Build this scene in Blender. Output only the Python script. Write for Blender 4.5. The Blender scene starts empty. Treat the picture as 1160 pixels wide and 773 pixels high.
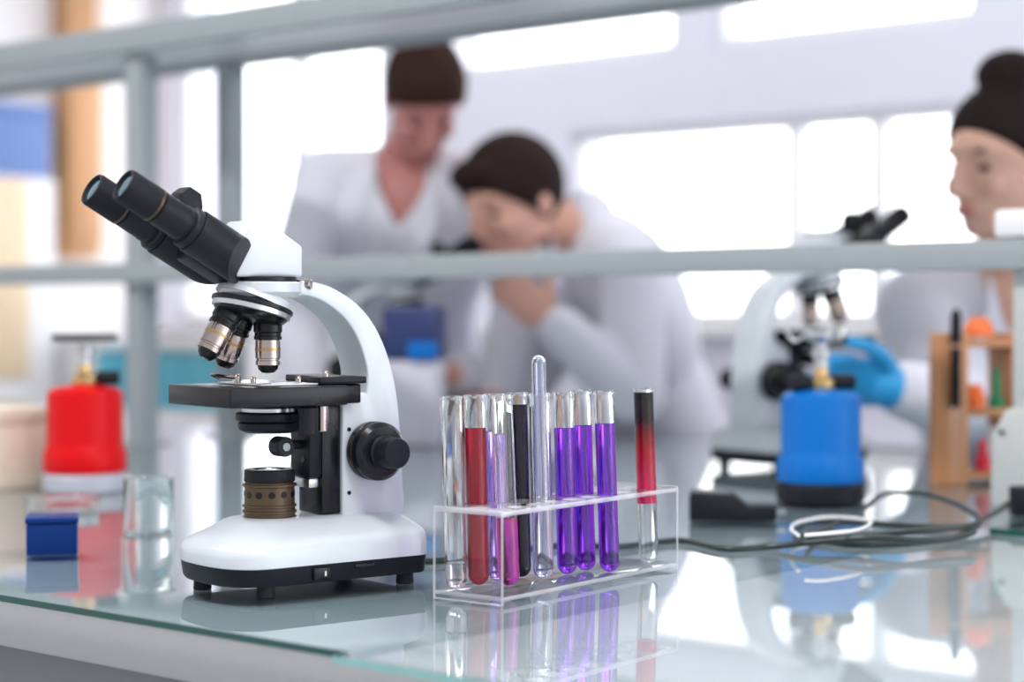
import bpy, bmesh, math, random
from mathutils import Vector, Matrix
random.seed(7)
scene = bpy.context.scene
COL = scene.collection
PI = math.pi

# ------------------------------------------------------------------ frame
# world: x runs along the lab bench, y across it towards the windows, z up.
YAW = math.radians(39.7)          # the camera looks this far left of +y
CAMZ, TABLE = 0.983, 0.75
F = 2100.0                        # focal length in pixels of the 1160 frame
CY, SY = math.cos(YAW), math.sin(YAW)

K = F / 1611.0
def W(X, Y, Z=0.0):
    """camera-aligned ground coordinates (X right, Y ahead, metres) -> world"""
    return Vector((X * CY - Y * SY, X * SY + Y * CY, Z))
def WK(X, Y, Z=0.0): return W(X, Y * K, Z)
def on_table(px, py, z=0.0):
    Y = F * (CAMZ - TABLE - z) / (py - 354)
    return W((px - 580) / F * Y, Y, TABLE + z)
def xwall(px, yw):
    k = (px - 580) / F
    return yw * (CY * k - SY) / (SY * k + CY)

# ------------------------------------------------------------------ materials
MATS = {}
def mat(name, color, rough=0.5, metal=0.0, noise=0.0, scale=40.0, coat=0.0, spec=0.5, bump=0.0, sheen=0.0):
    if name in MATS: return MATS[name]
    m = bpy.data.materials.new(name); m.use_nodes = True
    nt = m.node_tree; b = nt.nodes['Principled BSDF']
    c = (*color, 1)
    b.inputs['Base Color'].default_value = c
    b.inputs['Roughness'].default_value = rough
    b.inputs['Metallic'].default_value = metal
    b.inputs['Coat Weight'].default_value = coat
    b.inputs['Specular IOR Level'].default_value = spec
    b.inputs['Sheen Weight'].default_value = sheen
    if noise or bump:
        tc = nt.nodes.new('ShaderNodeTexCoord')
        n = nt.nodes.new('ShaderNodeTexNoise'); n.inputs['Scale'].default_value = scale
        n.inputs['Detail'].default_value = 4
        nt.links.new(tc.outputs['Object'], n.inputs['Vector'])
        if noise:
            mx = nt.nodes.new('ShaderNodeMix'); mx.data_type = 'RGBA'
            mx.inputs['A'].default_value = tuple(max(0, v * (1 - noise)) for v in color) + (1,)
            mx.inputs['B'].default_value = tuple(min(1, v * (1 + noise)) for v in color) + (1,)
            nt.links.new(n.outputs['Fac'], mx.inputs['Factor'])
            nt.links.new(mx.outputs['Result'], b.inputs['Base Color'])
        if bump:
            bp = nt.nodes.new('ShaderNodeBump'); bp.inputs['Strength'].default_value = bump
            bp.inputs['Distance'].default_value = 0.002
            nt.links.new(n.outputs['Fac'], bp.inputs['Height'])
            nt.links.new(bp.outputs['Normal'], b.inputs['Normal'])
    MATS[name] = m
    return m
def glass(name, color=(1, 1, 1), ior=1.5, rough=0.0):
    if name in MATS: return MATS[name]
    m = bpy.data.materials.new(name); m.use_nodes = True
    nt = m.node_tree; b = nt.nodes['Principled BSDF']
    b.inputs['Base Color'].default_value = (*color, 1)
    b.inputs['Roughness'].default_value = rough
    b.inputs['IOR'].default_value = ior
    b.inputs['Transmission Weight'].default_value = 1.0
    MATS[name] = m
    return m
def thin_glass(name, tint=(1, 1, 1), ior=1.5, gain=1.0):
    """clear sheet: reflects by Fresnel on its outer side, passes light straight"""
    if name in MATS: return MATS[name]
    m = bpy.data.materials.new(name); m.use_nodes = True
    nt = m.node_tree; nt.nodes.clear()
    out = nt.nodes.new('ShaderNodeOutputMaterial')
    mx = nt.nodes.new('ShaderNodeMixShader'); tr = nt.nodes.new('ShaderNodeBsdfTransparent')
    gl = nt.nodes.new('ShaderNodeBsdfGlossy'); gl.inputs['Roughness'].default_value = 0.0
    tr.inputs['Color'].default_value = (*tint, 1)
    fr = nt.nodes.new('ShaderNodeFresnel'); fr.inputs['IOR'].default_value = ior
    geo = nt.nodes.new('ShaderNodeNewGeometry')
    sub = nt.nodes.new('ShaderNodeMath'); sub.operation = 'SUBTRACT'; sub.inputs[0].default_value = 1.0
    mul = nt.nodes.new('ShaderNodeMath'); mul.operation = 'MULTIPLY'
    mg = nt.nodes.new('ShaderNodeMath'); mg.operation = 'MULTIPLY'; mg.inputs[1].default_value = gain; mg.use_clamp = True
    nt.links.new(geo.outputs['Backfacing'], sub.inputs[1])
    nt.links.new(fr.outputs['Fac'], mul.inputs[0]); nt.links.new(sub.outputs[0], mul.inputs[1])
    nt.links.new(mul.outputs[0], mg.inputs[0])
    nt.links.new(mg.outputs[0], mx.inputs['Fac'])
    nt.links.new(tr.outputs[0], mx.inputs[1]); nt.links.new(gl.outputs[0], mx.inputs[2])
    nt.links.new(mx.outputs[0], out.inputs['Surface'])
    MATS[name] = m
    return m
def wood(name, c1, c2, scale=6.0, axis=2):
    if name in MATS: return MATS[name]
    m = mat(name, c1, rough=0.45)
    nt = m.node_tree; b = nt.nodes['Principled BSDF']
    tc = nt.nodes.new('ShaderNodeTexCoord'); mp = nt.nodes.new('ShaderNodeMapping')
    s = [scale * 5] * 3; s[axis] = scale * 0.4
    mp.inputs['Scale'].default_value = s
    n = nt.nodes.new('ShaderNodeTexNoise'); n.inputs['Scale'].default_value = 1.0; n.inputs['Detail'].default_value = 6
    mx = nt.nodes.new('ShaderNodeMix'); mx.data_type = 'RGBA'
    mx.inputs['A'].default_value = (*c1, 1); mx.inputs['B'].default_value = (*c2, 1)
    nt.links.new(tc.outputs['Object'], mp.inputs['Vector']); nt.links.new(mp.outputs[0], n.inputs['Vector'])
    nt.links.new(n.outputs['Fac'], mx.inputs['Factor']); nt.links.new(mx.outputs['Result'], b.inputs['Base Color'])
    return m

M_WALL = mat('wall_paint', (0.75, 0.76, 0.86), 0.8, noise=0.02, scale=8)
M_WALLL = mat('wall_paint_warm', (0.84, 0.82, 0.82), 0.8, noise=0.02, scale=8)
M_CEIL = mat('ceiling_paint', (0.85, 0.85, 0.86), 0.9, noise=0.02)
M_FLOOR = mat('floor_vinyl', (0.52, 0.52, 0.53), 0.45, noise=0.08, scale=14)
M_WHITE = mat('microscope_enamel', (0.57, 0.61, 0.665), 0.28, coat=0.3, noise=0.01, scale=300)
M_BLACK = mat('black_plastic', (0.010, 0.012, 0.017), 0.42, spec=0.2, noise=0.1, scale=400)
M_BLACKG = mat('black_gloss', (0.007, 0.008, 0.011), 0.25, spec=0.28, noise=0.05, scale=300)
M_RUBBER = mat('black_rubber', (0.010, 0.011, 0.015), 0.6, spec=0.2, noise=0.1, scale=300)
M_CHROME = mat('chrome', (0.42, 0.36, 0.335), 0.16, metal=1.0, noise=0.02, scale=200)
M_STEEL = mat('brushed_steel', (0.62, 0.63, 0.65), 0.3, metal=1.0, noise=0.05, scale=100)
M_BRASS = mat('brass', (0.75, 0.52, 0.25), 0.25, metal=1.0, noise=0.05, scale=100)
M_BROWN = mat('bronze_anodised', (0.10, 0.068, 0.040), 0.38, metal=0.6, noise=0.12, scale=200)
M_GREY = mat('shelf_enamel', (0.30, 0.335, 0.355), 0.4, noise=0.03, scale=30)
M_PED = mat('pedestal_enamel', (0.50, 0.52, 0.51), 0.4, noise=0.03, scale=30)
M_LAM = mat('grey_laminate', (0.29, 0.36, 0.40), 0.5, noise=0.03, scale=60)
M_LAM_LIT = mat('laminate_lit', (0.52, 0.56, 0.61), 0.5, noise=0.03, scale=60)  # bench laminate again, with window light spill put into its colour
M_EDGE = mat('bench_edge_white', (0.36, 0.365, 0.38), 0.45, noise=0.03, scale=50)
M_CAB = mat('bench_cabinet_grey', (0.20, 0.205, 0.225), 0.5, noise=0.04, scale=30)
M_GLASSTOP = thin_glass('bench_glass', (0.965, 0.985, 0.982), ior=1.55, gain=1.25)
M_GREEN = mat('glass_edge_green', (0.012, 0.075, 0.065), 0.15, noise=0.1, scale=60)
M_CYAN = mat('glass_edge_pale', (0.25, 0.50, 0.50), 0.15, noise=0.1, scale=60)
M_PANE = thin_glass('window_glass', (0.98, 0.99, 0.99), ior=1.45)
M_WFRAME = mat('window_frame_white', (0.80, 0.80, 0.83), 0.4, noise=0.02)
M_TUBE = glass('tube_glass', (0.97, 0.99, 0.985), 1.43)
M_ACRYL = thin_glass('clear_acrylic', (0.97, 0.965, 0.975), ior=1.49)
M_ACRE = mat('acrylic_polished_edge', (0.90, 0.89, 0.93), 0.15); M_ACRE.node_tree.nodes['Principled BSDF'].inputs['Alpha'].default_value = 0.36
M_LENS = mat('lens_coating', (0.06, 0.13, 0.17), 0.08, coat=1.0, noise=0.1, scale=80)
M_BLUE = mat('blue_enamel', (0.0, 0.145, 0.52), 0.4, spec=0.25, noise=0.05, scale=60)
M_RED = mat('red_enamel', (0.62, 0.0, 0.003), 0.4, spec=0.2, noise=0.05, scale=60)
M_NAVY = mat('navy_plastic', (0.001, 0.030, 0.18), 0.35, spec=0.2, noise=0.05, scale=60)
M_TEAL = mat('teal_laminate', (0.10, 0.42, 0.55), 0.5, noise=0.03, scale=30)
M_WOOD = wood('oak_wood', (0.62, 0.34, 0.16), (0.50, 0.25, 0.11))
M_WOODL = wood('beech_wood', (0.60, 0.285, 0.13), (0.50, 0.22, 0.095))
M_BEIGE = mat('beige_laminate', (0.80, 0.62, 0.42), 0.5, noise=0.05, scale=12)
M_POSTER = mat('blue_board', (0.13, 0.22, 0.50), 0.6, noise=0.05, scale=20)
M_WHITEP = mat('white_plastic', (0.78, 0.78, 0.80), 0.4, noise=0.02, scale=50)
M_SKIN = mat('skin', (0.66, 0.36, 0.28), 0.5, noise=0.05, scale=30)
M_SKINW = mat('skin_fair', (0.70, 0.41, 0.31), 0.5, noise=0.05, scale=30)
M_SKINR = mat('skin_ruddy', (0.50, 0.20, 0.18), 0.5, noise=0.06, scale=30)
M_HAIR = mat('dark_brown_hair', (0.022, 0.012, 0.010), 0.75, noise=0.35, scale=90, bump=0.3, spec=0.12)
M_HAIRB = mat('black_brown_hair', (0.014, 0.009, 0.009), 0.75, noise=0.35, scale=90, bump=0.3, spec=0.12)
M_HAIRM = mat('brown_hair', (0.032, 0.014, 0.011), 0.75, noise=0.35, scale=90, bump=0.3, spec=0.12)
M_COAT = mat('white_cotton_coat', (0.71, 0.715, 0.80), 0.85, noise=0.03, scale=25, bump=0.3, sheen=0.2)
M_TROU = mat('dark_trousers', (0.05, 0.055, 0.08), 0.85, noise=0.1)
M_GLOVE = mat('blue_nitrile', (0.02, 0.34, 0.72), 0.45, noise=0.08, scale=60)
M_EYE = mat('eye_dark', (0.05, 0.035, 0.03), 0.2, noise=0.05)
M_LIP = mat('lip', (0.55, 0.20, 0.19), 0.45, noise=0.05)
M_CORD = mat('black_cord', (0.012, 0.022, 0.022), 0.35, noise=0.1, scale=200)
M_ORANGE = mat('orange_plastic', (0.85, 0.17, 0.03), 0.4, noise=0.05)
M_GREENP = mat('green_plastic', (0.01, 0.20, 0.08), 0.4, noise=0.05)

# ------------------------------------------------------------------ mesh helpers
def basis(d):
    d = Vector(d).normalized()
    a = Vector((0, 0, 1)) if abs(d.z) < 0.95 else Vector((1, 0, 0))
    u = d.cross(a).normalized(); v = d.cross(u).normalized()
    return u, v, d
def lathe(bm, prof, M=Matrix(), seg=32):
    rings = []
    for r, z in prof:
        if r < 1e-7: rings.append([bm.verts.new(M @ Vector((0, 0, z)))])
        else: rings.append([bm.verts.new(M @ Vector((r * math.cos(2*PI*i/seg), r * math.sin(2*PI*i/seg), z))) for i in range(seg)])
    for a, b in zip(rings, rings[1:]):
        for i in range(seg):
            j = (i + 1) % seg
            if len(a) == 1 and len(b) == 1: continue
            if len(a) == 1: bm.faces.new((a[0], b[i], b[j]))
            elif len(b) == 1: bm.faces.new((a[i], b[0], a[j]))
            else: bm.faces.new((a[i], b[i], b[j], a[j]))
    for ring, fl in ((rings[0], 0), (rings[-1], 1)):
        if len(ring) > 1 and prof[0] != prof[-1]: bm.faces.new(ring if fl else ring[::-1])
    return bm
def axisM(p, d):
    u, v, w = basis(d)
    M = Matrix((u, v, w)).transposed().to_4x4()
    if M.to_3x3().determinant() < 0: M = Matrix((v, u, w)).transposed().to_4x4()
    return Matrix.Translation(Vector(p)) @ M
def cyl(bm, p0, p1, r0, r1=None, seg=24, ch=0.0):
    p0, p1 = Vector(p0), Vector(p1); r1 = r0 if r1 is None else r1
    L = (p1 - p0).length
    prof = [(r0, 0), (r1, L)] if not ch else [(r0 - ch, 0), (r0, ch), (r1, L - ch), (r1 - ch, L)]
    return lathe(bm, prof, axisM(p0, p1 - p0), seg)
def box(bm, lo, hi, M=Matrix(), bev=0.0, seg=2):
    lo, hi = Vector(lo), Vector(hi)
    t = bmesh.new()
    bmesh.ops.create_cube(t, size=1.0)
    c = (lo + hi) / 2; s = hi - lo
    for v in t.verts: v.co = Vector((v.co.x * s.x, v.co.y * s.y, v.co.z * s.z)) + c
    if bev: bmesh.ops.bevel(t, geom=t.edges[:], offset=bev, segments=seg, affect='EDGES', profile=0.5)
    merge(bm, t, M)
    return bm
def merge(bm, t, M=Matrix()):
    mp = {v: bm.verts.new(M @ v.co) for v in t.verts}
    for f in t.faces:
        try: bm.faces.new([mp[v] for v in f.verts])
        except ValueError: pass
    t.free()
def prism(bm, pts, y0, y1, bev=0.0, seg=3, M=Matrix(), axis='y'):
    """polygon (a, z) extruded along y"""
    t = bmesh.new()
    A = [t.verts.new((x, y0, z)) for x, z in pts]; B = [t.verts.new((x, y1, z)) for x, z in pts]
    n = len(pts)
    t.faces.new(A); t.faces.new(B[::-1])
    for i in range(n): t.faces.new((A[i], B[i], B[(i+1) % n], A[(i+1) % n]))
    bmesh.ops.recalc_face_normals(t, faces=t.faces)
    if bev:
        ed = [e for e in t.edges if len(e.link_faces) == 2 and e.calc_face_angle(0) > 0.5]
        bmesh.ops.bevel(t, geom=ed, offset=bev, segments=seg, affect='EDGES', profile=0.5)
    if axis == 'z':
        M = M @ Matrix(((1,0,0,0),(0,0,1,0),(0,1,0,0),(0,0,0,1)))
    merge(bm, t, M)
    return bm
def sweep(bm, pts, r, seg=10):
    pts = [Vector(p) for p in pts]; n = len(pts)
    tang = [(pts[min(i+1, n-1)] - pts[max(i-1, 0)]).normalized() for i in range(n)]
    u = basis(tang[0])[0]; rings = []
    for i, p in enumerate(pts):
        t = tang[i]; u = (u - t * u.dot(t)).normalized(); v = t.cross(u)
        rr = r[i] if isinstance(r, (list, tuple)) else r
        rings.append([bm.verts.new(p + (u * math.cos(2*PI*k/seg) + v * math.sin(2*PI*k/seg)) * rr) for k in range(seg)])
    for a, b in zip(rings, rings[1:]):
        for k in range(seg): bm.faces.new((a[k], a[(k+1) % seg], b[(k+1) % seg], b[k]))
    bm.faces.new(rings[0][::-1]); bm.faces.new(rings[-1])
    return bm
def spline(pts, sub=8):
    P = [Vector(p) for p in pts]; out = []
    for i in range(len(P) - 1):
        p0, p1, p2, p3 = P[max(i-1, 0)], P[i], P[i+1], P[min(i+2, len(P)-1)]
        for k in range(sub):
            t = k / sub
            out.append(0.5 * ((2*p1) + (p2-p0)*t + (2*p0-5*p1+4*p2-p3)*t*t + (3*p1-p0-3*p2+p3)*t**3))
    out.append(P[-1]); return out
def ellipsoid(bm, c, rad, R=None, u=20, v=14):
    t = bmesh.new(); bmesh.ops.create_uvsphere(t, u_segments=u, v_segments=v, radius=1.0)
    M = Matrix.Translation(Vector(c)) @ (R.to_4x4() if R else Matrix()) @ Matrix.Diagonal((*rad, 1))
    merge(bm, t, M); return bm
def capsule(bm, p0, r0, p1, r1, seg=18):
    p0, p1 = Vector(p0), Vector(p1); L = (p1 - p0).length
    if L < 1e-5: return ellipsoid(bm, p0, (r0,)*3)
    prof = [(0, -r0)] + [(r0*math.sin(a), -r0*math.cos(a)) for a in (PI*k/12 for k in range(1, 6))] + [(r0, 0)]
    prof += [(r1, L)] + [(r1*math.cos(a), L + r1*math.sin(a)) for a in (PI*k/12 for k in range(1, 6))] + [(0, L + r1)]
    return lathe(bm, prof, axisM(p0, p1 - p0), seg)
def loft(bm, rings, cap=True):
    R = [[bm.verts.new(p) for p in r] for r in rings]; n = len(R[0])
    for a, b in zip(R, R[1:]):
        for k in range(n): bm.faces.new((a[k], a[(k+1) % n], b[(k+1) % n], b[k]))
    if cap: bm.faces.new(R[0][::-1]); bm.faces.new(R[-1])
    return bm

def mk(name, bm, m, parent=None, smooth=True, angle=35, loc=None, rotz=0.0, recalc=True):
    if recalc: bmesh.ops.recalc_face_normals(bm, faces=bm.faces)
    me = bpy.data.meshes.new(name); bm.to_mesh(me); bm.free()
    for mm in (m if isinstance(m, (list, tuple)) else [m]): me.materials.append(mm)
    if smooth:
        me.polygons.foreach_set('use_smooth', [True] * len(me.polygons))
        me.set_sharp_from_angle(angle=math.radians(angle))
    o = bpy.data.objects.new(name, me); COL.objects.link(o)
    if parent: o.parent = parent
    if loc is not None: o.location = loc
    o.rotation_euler.z = rotz
    return o
def tag(o, label=None, cat=None, group=None, kind=None):
    if label: o['label'] = label
    if cat: o['category'] = cat
    if group: o['group'] = group
    if kind: o['kind'] = kind
    return o
def thing(name, label, cat, loc=(0, 0, 0), rotz=0.0, group=None):
    o = bpy.data.objects.new(name, None); COL.objects.link(o)
    o.empty_display_size = 0.05
    o.location = loc; o.rotation_euler = (0, 0, rotz)
    return tag(o, label, cat, group)
def B(): return bmesh.new()
def copy_tree(o, parent=None):
    c = o.copy(); COL.objects.link(c)
    if parent: c.parent = parent
    for ch in [x for x in bpy.data.objects if x.parent == o and x != c]: copy_tree(ch, c)
    return c
def evaluated(o):
    dg = bpy.context.evaluated_depsgraph_get(); dg.update()
    me = bpy.data.meshes.new_from_object(o.evaluated_get(dg))
    o.modifiers.clear(); old = o.data; nm = old.name; o.data = me
    bpy.data.meshes.remove(old); me.name = nm
    return o
def remesh(name, bm, m, parent, voxel=0.006, smooth=4, cut=None, thick=0.0):
    o = mk(name, bm, m, parent)
    r = o.modifiers.new('r', 'REMESH'); r.mode = 'VOXEL'; r.voxel_size = voxel
    s = o.modifiers.new('s', 'SMOOTH'); s.factor = 0.5; s.iterations = smooth
    evaluated(o)
    if cut:
        b = bmesh.new(); b.from_mesh(o.data)
        bmesh.ops.delete(b, geom=[f for f in b.faces if cut(f.calc_center_median())], context='FACES')
        for _ in range(6):
            bmesh.ops.smooth_vert(b, verts=[v for v in b.verts if v.is_boundary], factor=0.5, use_axis_x=True, use_axis_y=True, use_axis_z=True)
        b.to_mesh(o.data); b.free()
        if thick:
            so = o.modifiers.new('t', 'SOLIDIFY'); so.thickness = thick; so.offset = -1
            evaluated(o)
    o.data.materials.clear(); o.data.materials.append(m)
    o.data.polygons.foreach_set('use_smooth', [True] * len(o.data.polygons))
    return o
def boolean_cut(o, cutter_bm):
    c = mk('cutter', cutter_bm, M_BLACK, None)
    c.matrix_world = o.matrix_world.copy() if o.parent is None else Matrix()
    b = o.modifiers.new('b', 'BOOLEAN'); b.operation = 'DIFFERENCE'; b.object = c; b.solver = 'EXACT'
    par = o.parent; o.parent = None
    evaluated(o); o.parent = par
    me = c.data; bpy.data.objects.remove(c); bpy.data.meshes.remove(me)

# ------------------------------------------------------------------ the setting
YW, XL, HC = 4.8, -5.83, 2.8
def struct(name, bm, m, **k): return tag(mk(name, bm, m, **k), kind='structure')
struct('floor', box(B(), (XL - 0.2, -3.5, -0.1), (3.6, YW + 0.2, 0)), M_FLOOR)
struct('ceiling', box(B(), (XL - 0.2, -1.0, HC), (3.6, YW + 0.2, HC + 0.1)), M_CEIL)
struct('wall_left', box(B(), (XL - 0.2, -3.5, 0), (XL, YW, HC)), M_WALLL)
WZ0, WZ1, WZ2, WZ3 = 0.95, 1.572, 1.80, 2.45
xa0, xa1 = xwall(200, YW), xwall(430, YW)
xb0, xb1, xb2, xb3 = xwall(500, YW), xwall(763, YW), xwall(803, YW), xwall(1104, YW)
xc0, xc1 = xwall(643, YW), xwall(1290, YW)
bm = B()
for x0, x1, z0, z1 in ((XL, 3.6, 0, WZ0), (XL, 3.6, WZ3, HC), (XL, xa0, WZ0, WZ3), (xa1, xb0, WZ0, WZ3),
                       (xb0, xc0, WZ0, WZ1), (xb0, xc1, WZ1, WZ2), (xb1, xb2, WZ2, WZ3), (xb3, xc1, WZ2, WZ3), (xc1, 3.6, WZ0, WZ3)):
    box(bm, (x0, YW, z0), (x1, YW + 0.2, z1))
struct('wall_back', bm, M_WALL, smooth=False)
def window(n, x0, x1, z0, z1, mull):
    y0, y1, t = YW + 0.03, YW + 0.10, 0.035
    bm = B()
    for a in ((x0, z0, x0 + t, z1), (x1 - t, z0, x1, z1), (x0 + t, z0, x1 - t, z0 + t), (x0 + t, z1 - t, x1 - t, z1)):
        box(bm, (a[0], y0, a[1]), (a[2], y1, a[3]), bev=0.004)
    o = struct('window_%d' % n, bm, M_WFRAME)
    xs = [x0 + t] + list(mull) + [x1 - t]
    for x in mull:
        mk('mullion', box(B(), (x - 0.025, y0, z0 + t), (x + 0.025, y1, z1 - t), bev=0.004), M_WFRAME, o)
    for i in range(len(xs) - 1):
        a = xs[i] + (0.025 if i else 0); b = xs[i+1] - (0.025 if i < len(xs) - 2 else 0)
        mk('pane', box(B(), (a, YW + 0.06, z0 + t), (b, YW + 0.066, z1 - t)), M_PANE, o, smooth=False)
    return o
window(1, xa0, xa1, WZ0, WZ3, [xwall(330, YW)])
window(2, xb0, xb1, WZ2, WZ3, [])
window(3, xb2, xb3, WZ2, WZ3, [])
window(4, xc0, xc1, WZ0, WZ1, [xwall(892, YW), xwall(987, YW)])
struct('trim_1', box(B(), (XL, YW - 0.10, WZ0 - 0.04), (xc1, YW + 0.04, WZ0), bev=0.006), M_WFRAME)

# furniture on the left, far behind the bench
def cupboard(name, label, cat, lo, hi, face, body_m, door_m, ndoor, handle_m, vertical_split=None, top=None, group=None):
    """a floor or wall unit; face is '+x' or '-y' (the side its doors are on)"""
    lo, hi = Vector(lo), Vector(hi)
    if face == '+x': org = Vector((hi.x, lo.y, lo.z)); wd = hi.y - lo.y; dp = hi.x - lo.x; rz = PI / 2
    else: org = Vector((lo.x, lo.y, lo.z)); wd = hi.x - lo.x; dp = hi.y - lo.y; rz = 0
    h = hi.z - lo.z
    t = thing(name, label, cat, org, rz, group)      # local: x along the front, -y out of the doors
    mk('carcass', box(B(), (0, 0.002, 0), (wd, dp, h), bev=0.004), body_m, t)
    w = wd / ndoor
    for i in range(ndoor):
        d = mk('door', box(B(), (i*w + 0.004, -0.018, 0.06), ((i+1)*w - 0.004, 0.0, h - 0.01), bev=0.003), door_m, t)
        hx = i*w + (w - 0.05 if i % 2 == 0 else 0.05)
        mk('handle', sweep(B(), spline([(hx, -0.018, h*0.55), (hx, -0.045, h*0.555), (hx, -0.045, h*0.655), (hx, -0.018, h*0.66)]), 0.006), handle_m, d)
    if top: mk('worktop', box(B(), (-0.0, -0.03, h), (wd, dp, h + 0.04), bev=0.004), top, t)
    return t
cupboard('base_cabinet', 'low teal laminate cabinet against the far left wall', 'cabinet', (XL + 0.005, 4.265, 0.0), (-5.535, 4.69, 0.85), '+x', M_WHITEP, M_TEAL, 2, M_STEEL, top=M_WHITEP)
cupboard('base_cabinet', 'low teal laminate cabinet under the left window', 'cabinet', (-5.48, 4.42, 0.0), (-4.95, 4.69, 0.85), '-y', M_WHITEP, M_TEAL, 2, M_STEEL, top=M_WHITEP)
cupboard('wall_cabinet', 'tall orange-brown wooden wall cabinet in the left background', 'cabinet', (XL + 0.005, 4.295, 1.19), (-5.75, 4.465, 2.75), '+x', M_WOOD, M_WOOD, 1, M_STEEL)
tc_ = thing('tall_cupboard', 'tall white cupboard with a beige upper door at far left', 'cupboard', (-5.735, 3.20, 0), PI / 2)
mk('carcass', box(B(), (0, 0.002, 0), (1.04, 0.090, 1.48), bev=0.004), M_WHITEP, tc_)
d_ = mk('door', box(B(), (0.01, -0.018, 0.74), (0.910, 0.0, 1.47), bev=0.003), M_BEIGE, tc_)
mk('handle', sweep(B(), spline([(0.06, -0.018, 0.95), (0.06, -0.045, 0.96), (0.06, -0.045, 1.06), (0.06, -0.018, 1.07)]), 0.006), M_STEEL, d_)
d_ = mk('door', box(B(), (0.01, -0.018, 0.06), (0.910, 0.0, 0.732), bev=0.003), M_WHITEP, tc_)
mk('handle', sweep(B(), spline([(0.06, -0.018, 0.40), (0.06, -0.045, 0.41), (0.06, -0.045, 0.51), (0.06, -0.018, 0.52)]), 0.006), M_STEEL, d_)
sb = thing('storage_box', 'blue storage box on top of the tall white cupboard', 'box', (-5.785, 3.75, 1.481))
mk('box_body', box(B(), (-0.037, -0.45, 0), (0.042, 0.475, 0.225), bev=0.008), M_POSTER, sb)
mk('lid', box(B(), (-0.041, -0.455, 0.2255), (0.046, 0.480, 0.270), bev=0.008), M_POSTER, sb)

# ------------------------------------------------------------------ the bench
N0, N1, BX0, BX1 = 0.919, 2.90, -5.2, 0.8
bench = thing('lab_bench', 'long grey laboratory bench with a white edge under the glass', 'bench', (0, 0, 0))
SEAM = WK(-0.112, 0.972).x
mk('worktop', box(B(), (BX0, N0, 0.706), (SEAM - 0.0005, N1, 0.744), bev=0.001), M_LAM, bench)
tag(mk('worktop', box(B(), (SEAM + 0.0005, N0, 0.706), (BX1, N1, 0.744), bev=0.001), M_LAM_LIT, bench), 'right half of the worktop, paled to carry window light')
mk('edge_strip', box(B(), (BX0, N0 - 0.010, 0.706), (BX1, N0 - 0.0005, 0.744), bev=0.002), M_EDGE, bench)
mk('cabinet_body', box(B(), (BX0 + 0.04, N0 + 0.06, 0.08), (BX1 - 0.04, N1 - 0.45, 0.704), bev=0.004), M_CAB, bench)
mk('plinth', box(B(), (BX0 + 0.08, N0 + 0.11, 0.0), (BX1 - 0.08, N1 - 0.50, 0.078)), M_BLACK, bench)
nx = 8; wd = (BX1 - BX0 - 0.08) / nx
for i in range(nx):
    x0 = BX0 + 0.04 + i * wd
    d = mk('door', box(B(), (x0 + 0.003, N0 + 0.040, 0.10), (x0 + wd - 0.003, N0 + 0.058, 0.695), bev=0.002), M_CAB, bench)
    hx = x0 + (wd - 0.06 if i % 2 == 0 else 0.06)
    mk('handle', sweep(B(), spline([(hx, N0 + 0.04, 0.52), (hx, N0 + 0.012, 0.525), (hx, N0 + 0.012, 0.62), (hx, N0 + 0.04, 0.625)]), 0.005), M_STEEL, d)
def sheet(x0, x1, y0, y1, label, edge):
    bm = box(B(), (x0, y0, 0.7445), (x1, y1, TABLE))
    bmesh.ops.recalc_face_normals(bm, faces=bm.faces)
    for f in bm.faces: f.material_index = 1 if abs(f.normal.y) > 0.5 else 0
    o = mk('glass_sheet', bm, [M_GLASSTOP, edge], smooth=False, recalc=False)
    return tag(o, label, 'glass sheet', 'glass sheets covering the bench')
SEAM = WK(-0.112, 0.972).x
sheet(BX0, SEAM - 0.0001, 0.904, N1, 'glass sheet with a dark green edge on the left bench, under the white microscope', M_GREEN)
sheet(SEAM + 0.0001, BX1, 0.888, N1, 'glass sheet with a pale edge on the right bench, under the test tube rack', M_CYAN)

# ------------------------------------------------------------------ the shelf frame over the bench
FY, RY = 2.11, 2.32
shelf = thing('reagent_shelf', 'grey two-tier metal shelf frame standing on the bench', 'shelf', (0, FY, TABLE))
def sl(x, y, z): return (x, y - FY, z - TABLE)
PX = -2.605
for x in (PX, -4.4):
    for y in (FY, RY):
        p = mk('post', box(B(), sl(x - 0.021, y - 0.021, TABLE + 0.006), sl(x + 0.021, y + 0.021, 1.438), bev=0.003), M_GREY, shelf)
        mk('foot_plate', box(B(), sl(x - 0.035, y - 0.035, TABLE), sl(x + 0.035, y + 0.035, TABLE + 0.0058), bev=0.001), M_GREY, p)
    mk('cross_rail', box(B(), sl(x - 0.015, FY + 0.022, 1.04), sl(x + 0.015, RY - 0.022, 1.07), bev=0.002), M_GREY, shelf)
mk('shelf_rail', box(B(), sl(-5.0, FY - 0.040, 1.034), sl(0.6, FY - 0.022, 1.070), bev=0.002), M_GREY, shelf)
mk('shelf_board', box(B(), sl(-5.0, FY - 0.0215, 1.044), sl(0.6, FY + 0.05, 1.062), bev=0.001), M_GREY, shelf)
bm = B()
mk('front_beam', box(B(), sl(-5.0, FY - 0.04, 1.440), sl(0.6, FY - 0.018, 1.487), bev=0.002), M_GREY, shelf)
mk('rear_beam', box(B(), sl(-5.0, RY - 0.006, 1.440), sl(0.6, RY + 0.03, 1.475), bev=0.002), M_GREY, shelf)
bm = B()
x = -4.98
while x < 0.56:
    box(bm, sl(x, FY - 0.0175, 1.452), sl(x + 0.030, RY - 0.0065, 1.462)); x += 0.036
tag(mk('slatted_panel', bm, M_WHITEP, shelf, smooth=False), 'pale slatted panel')
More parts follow.
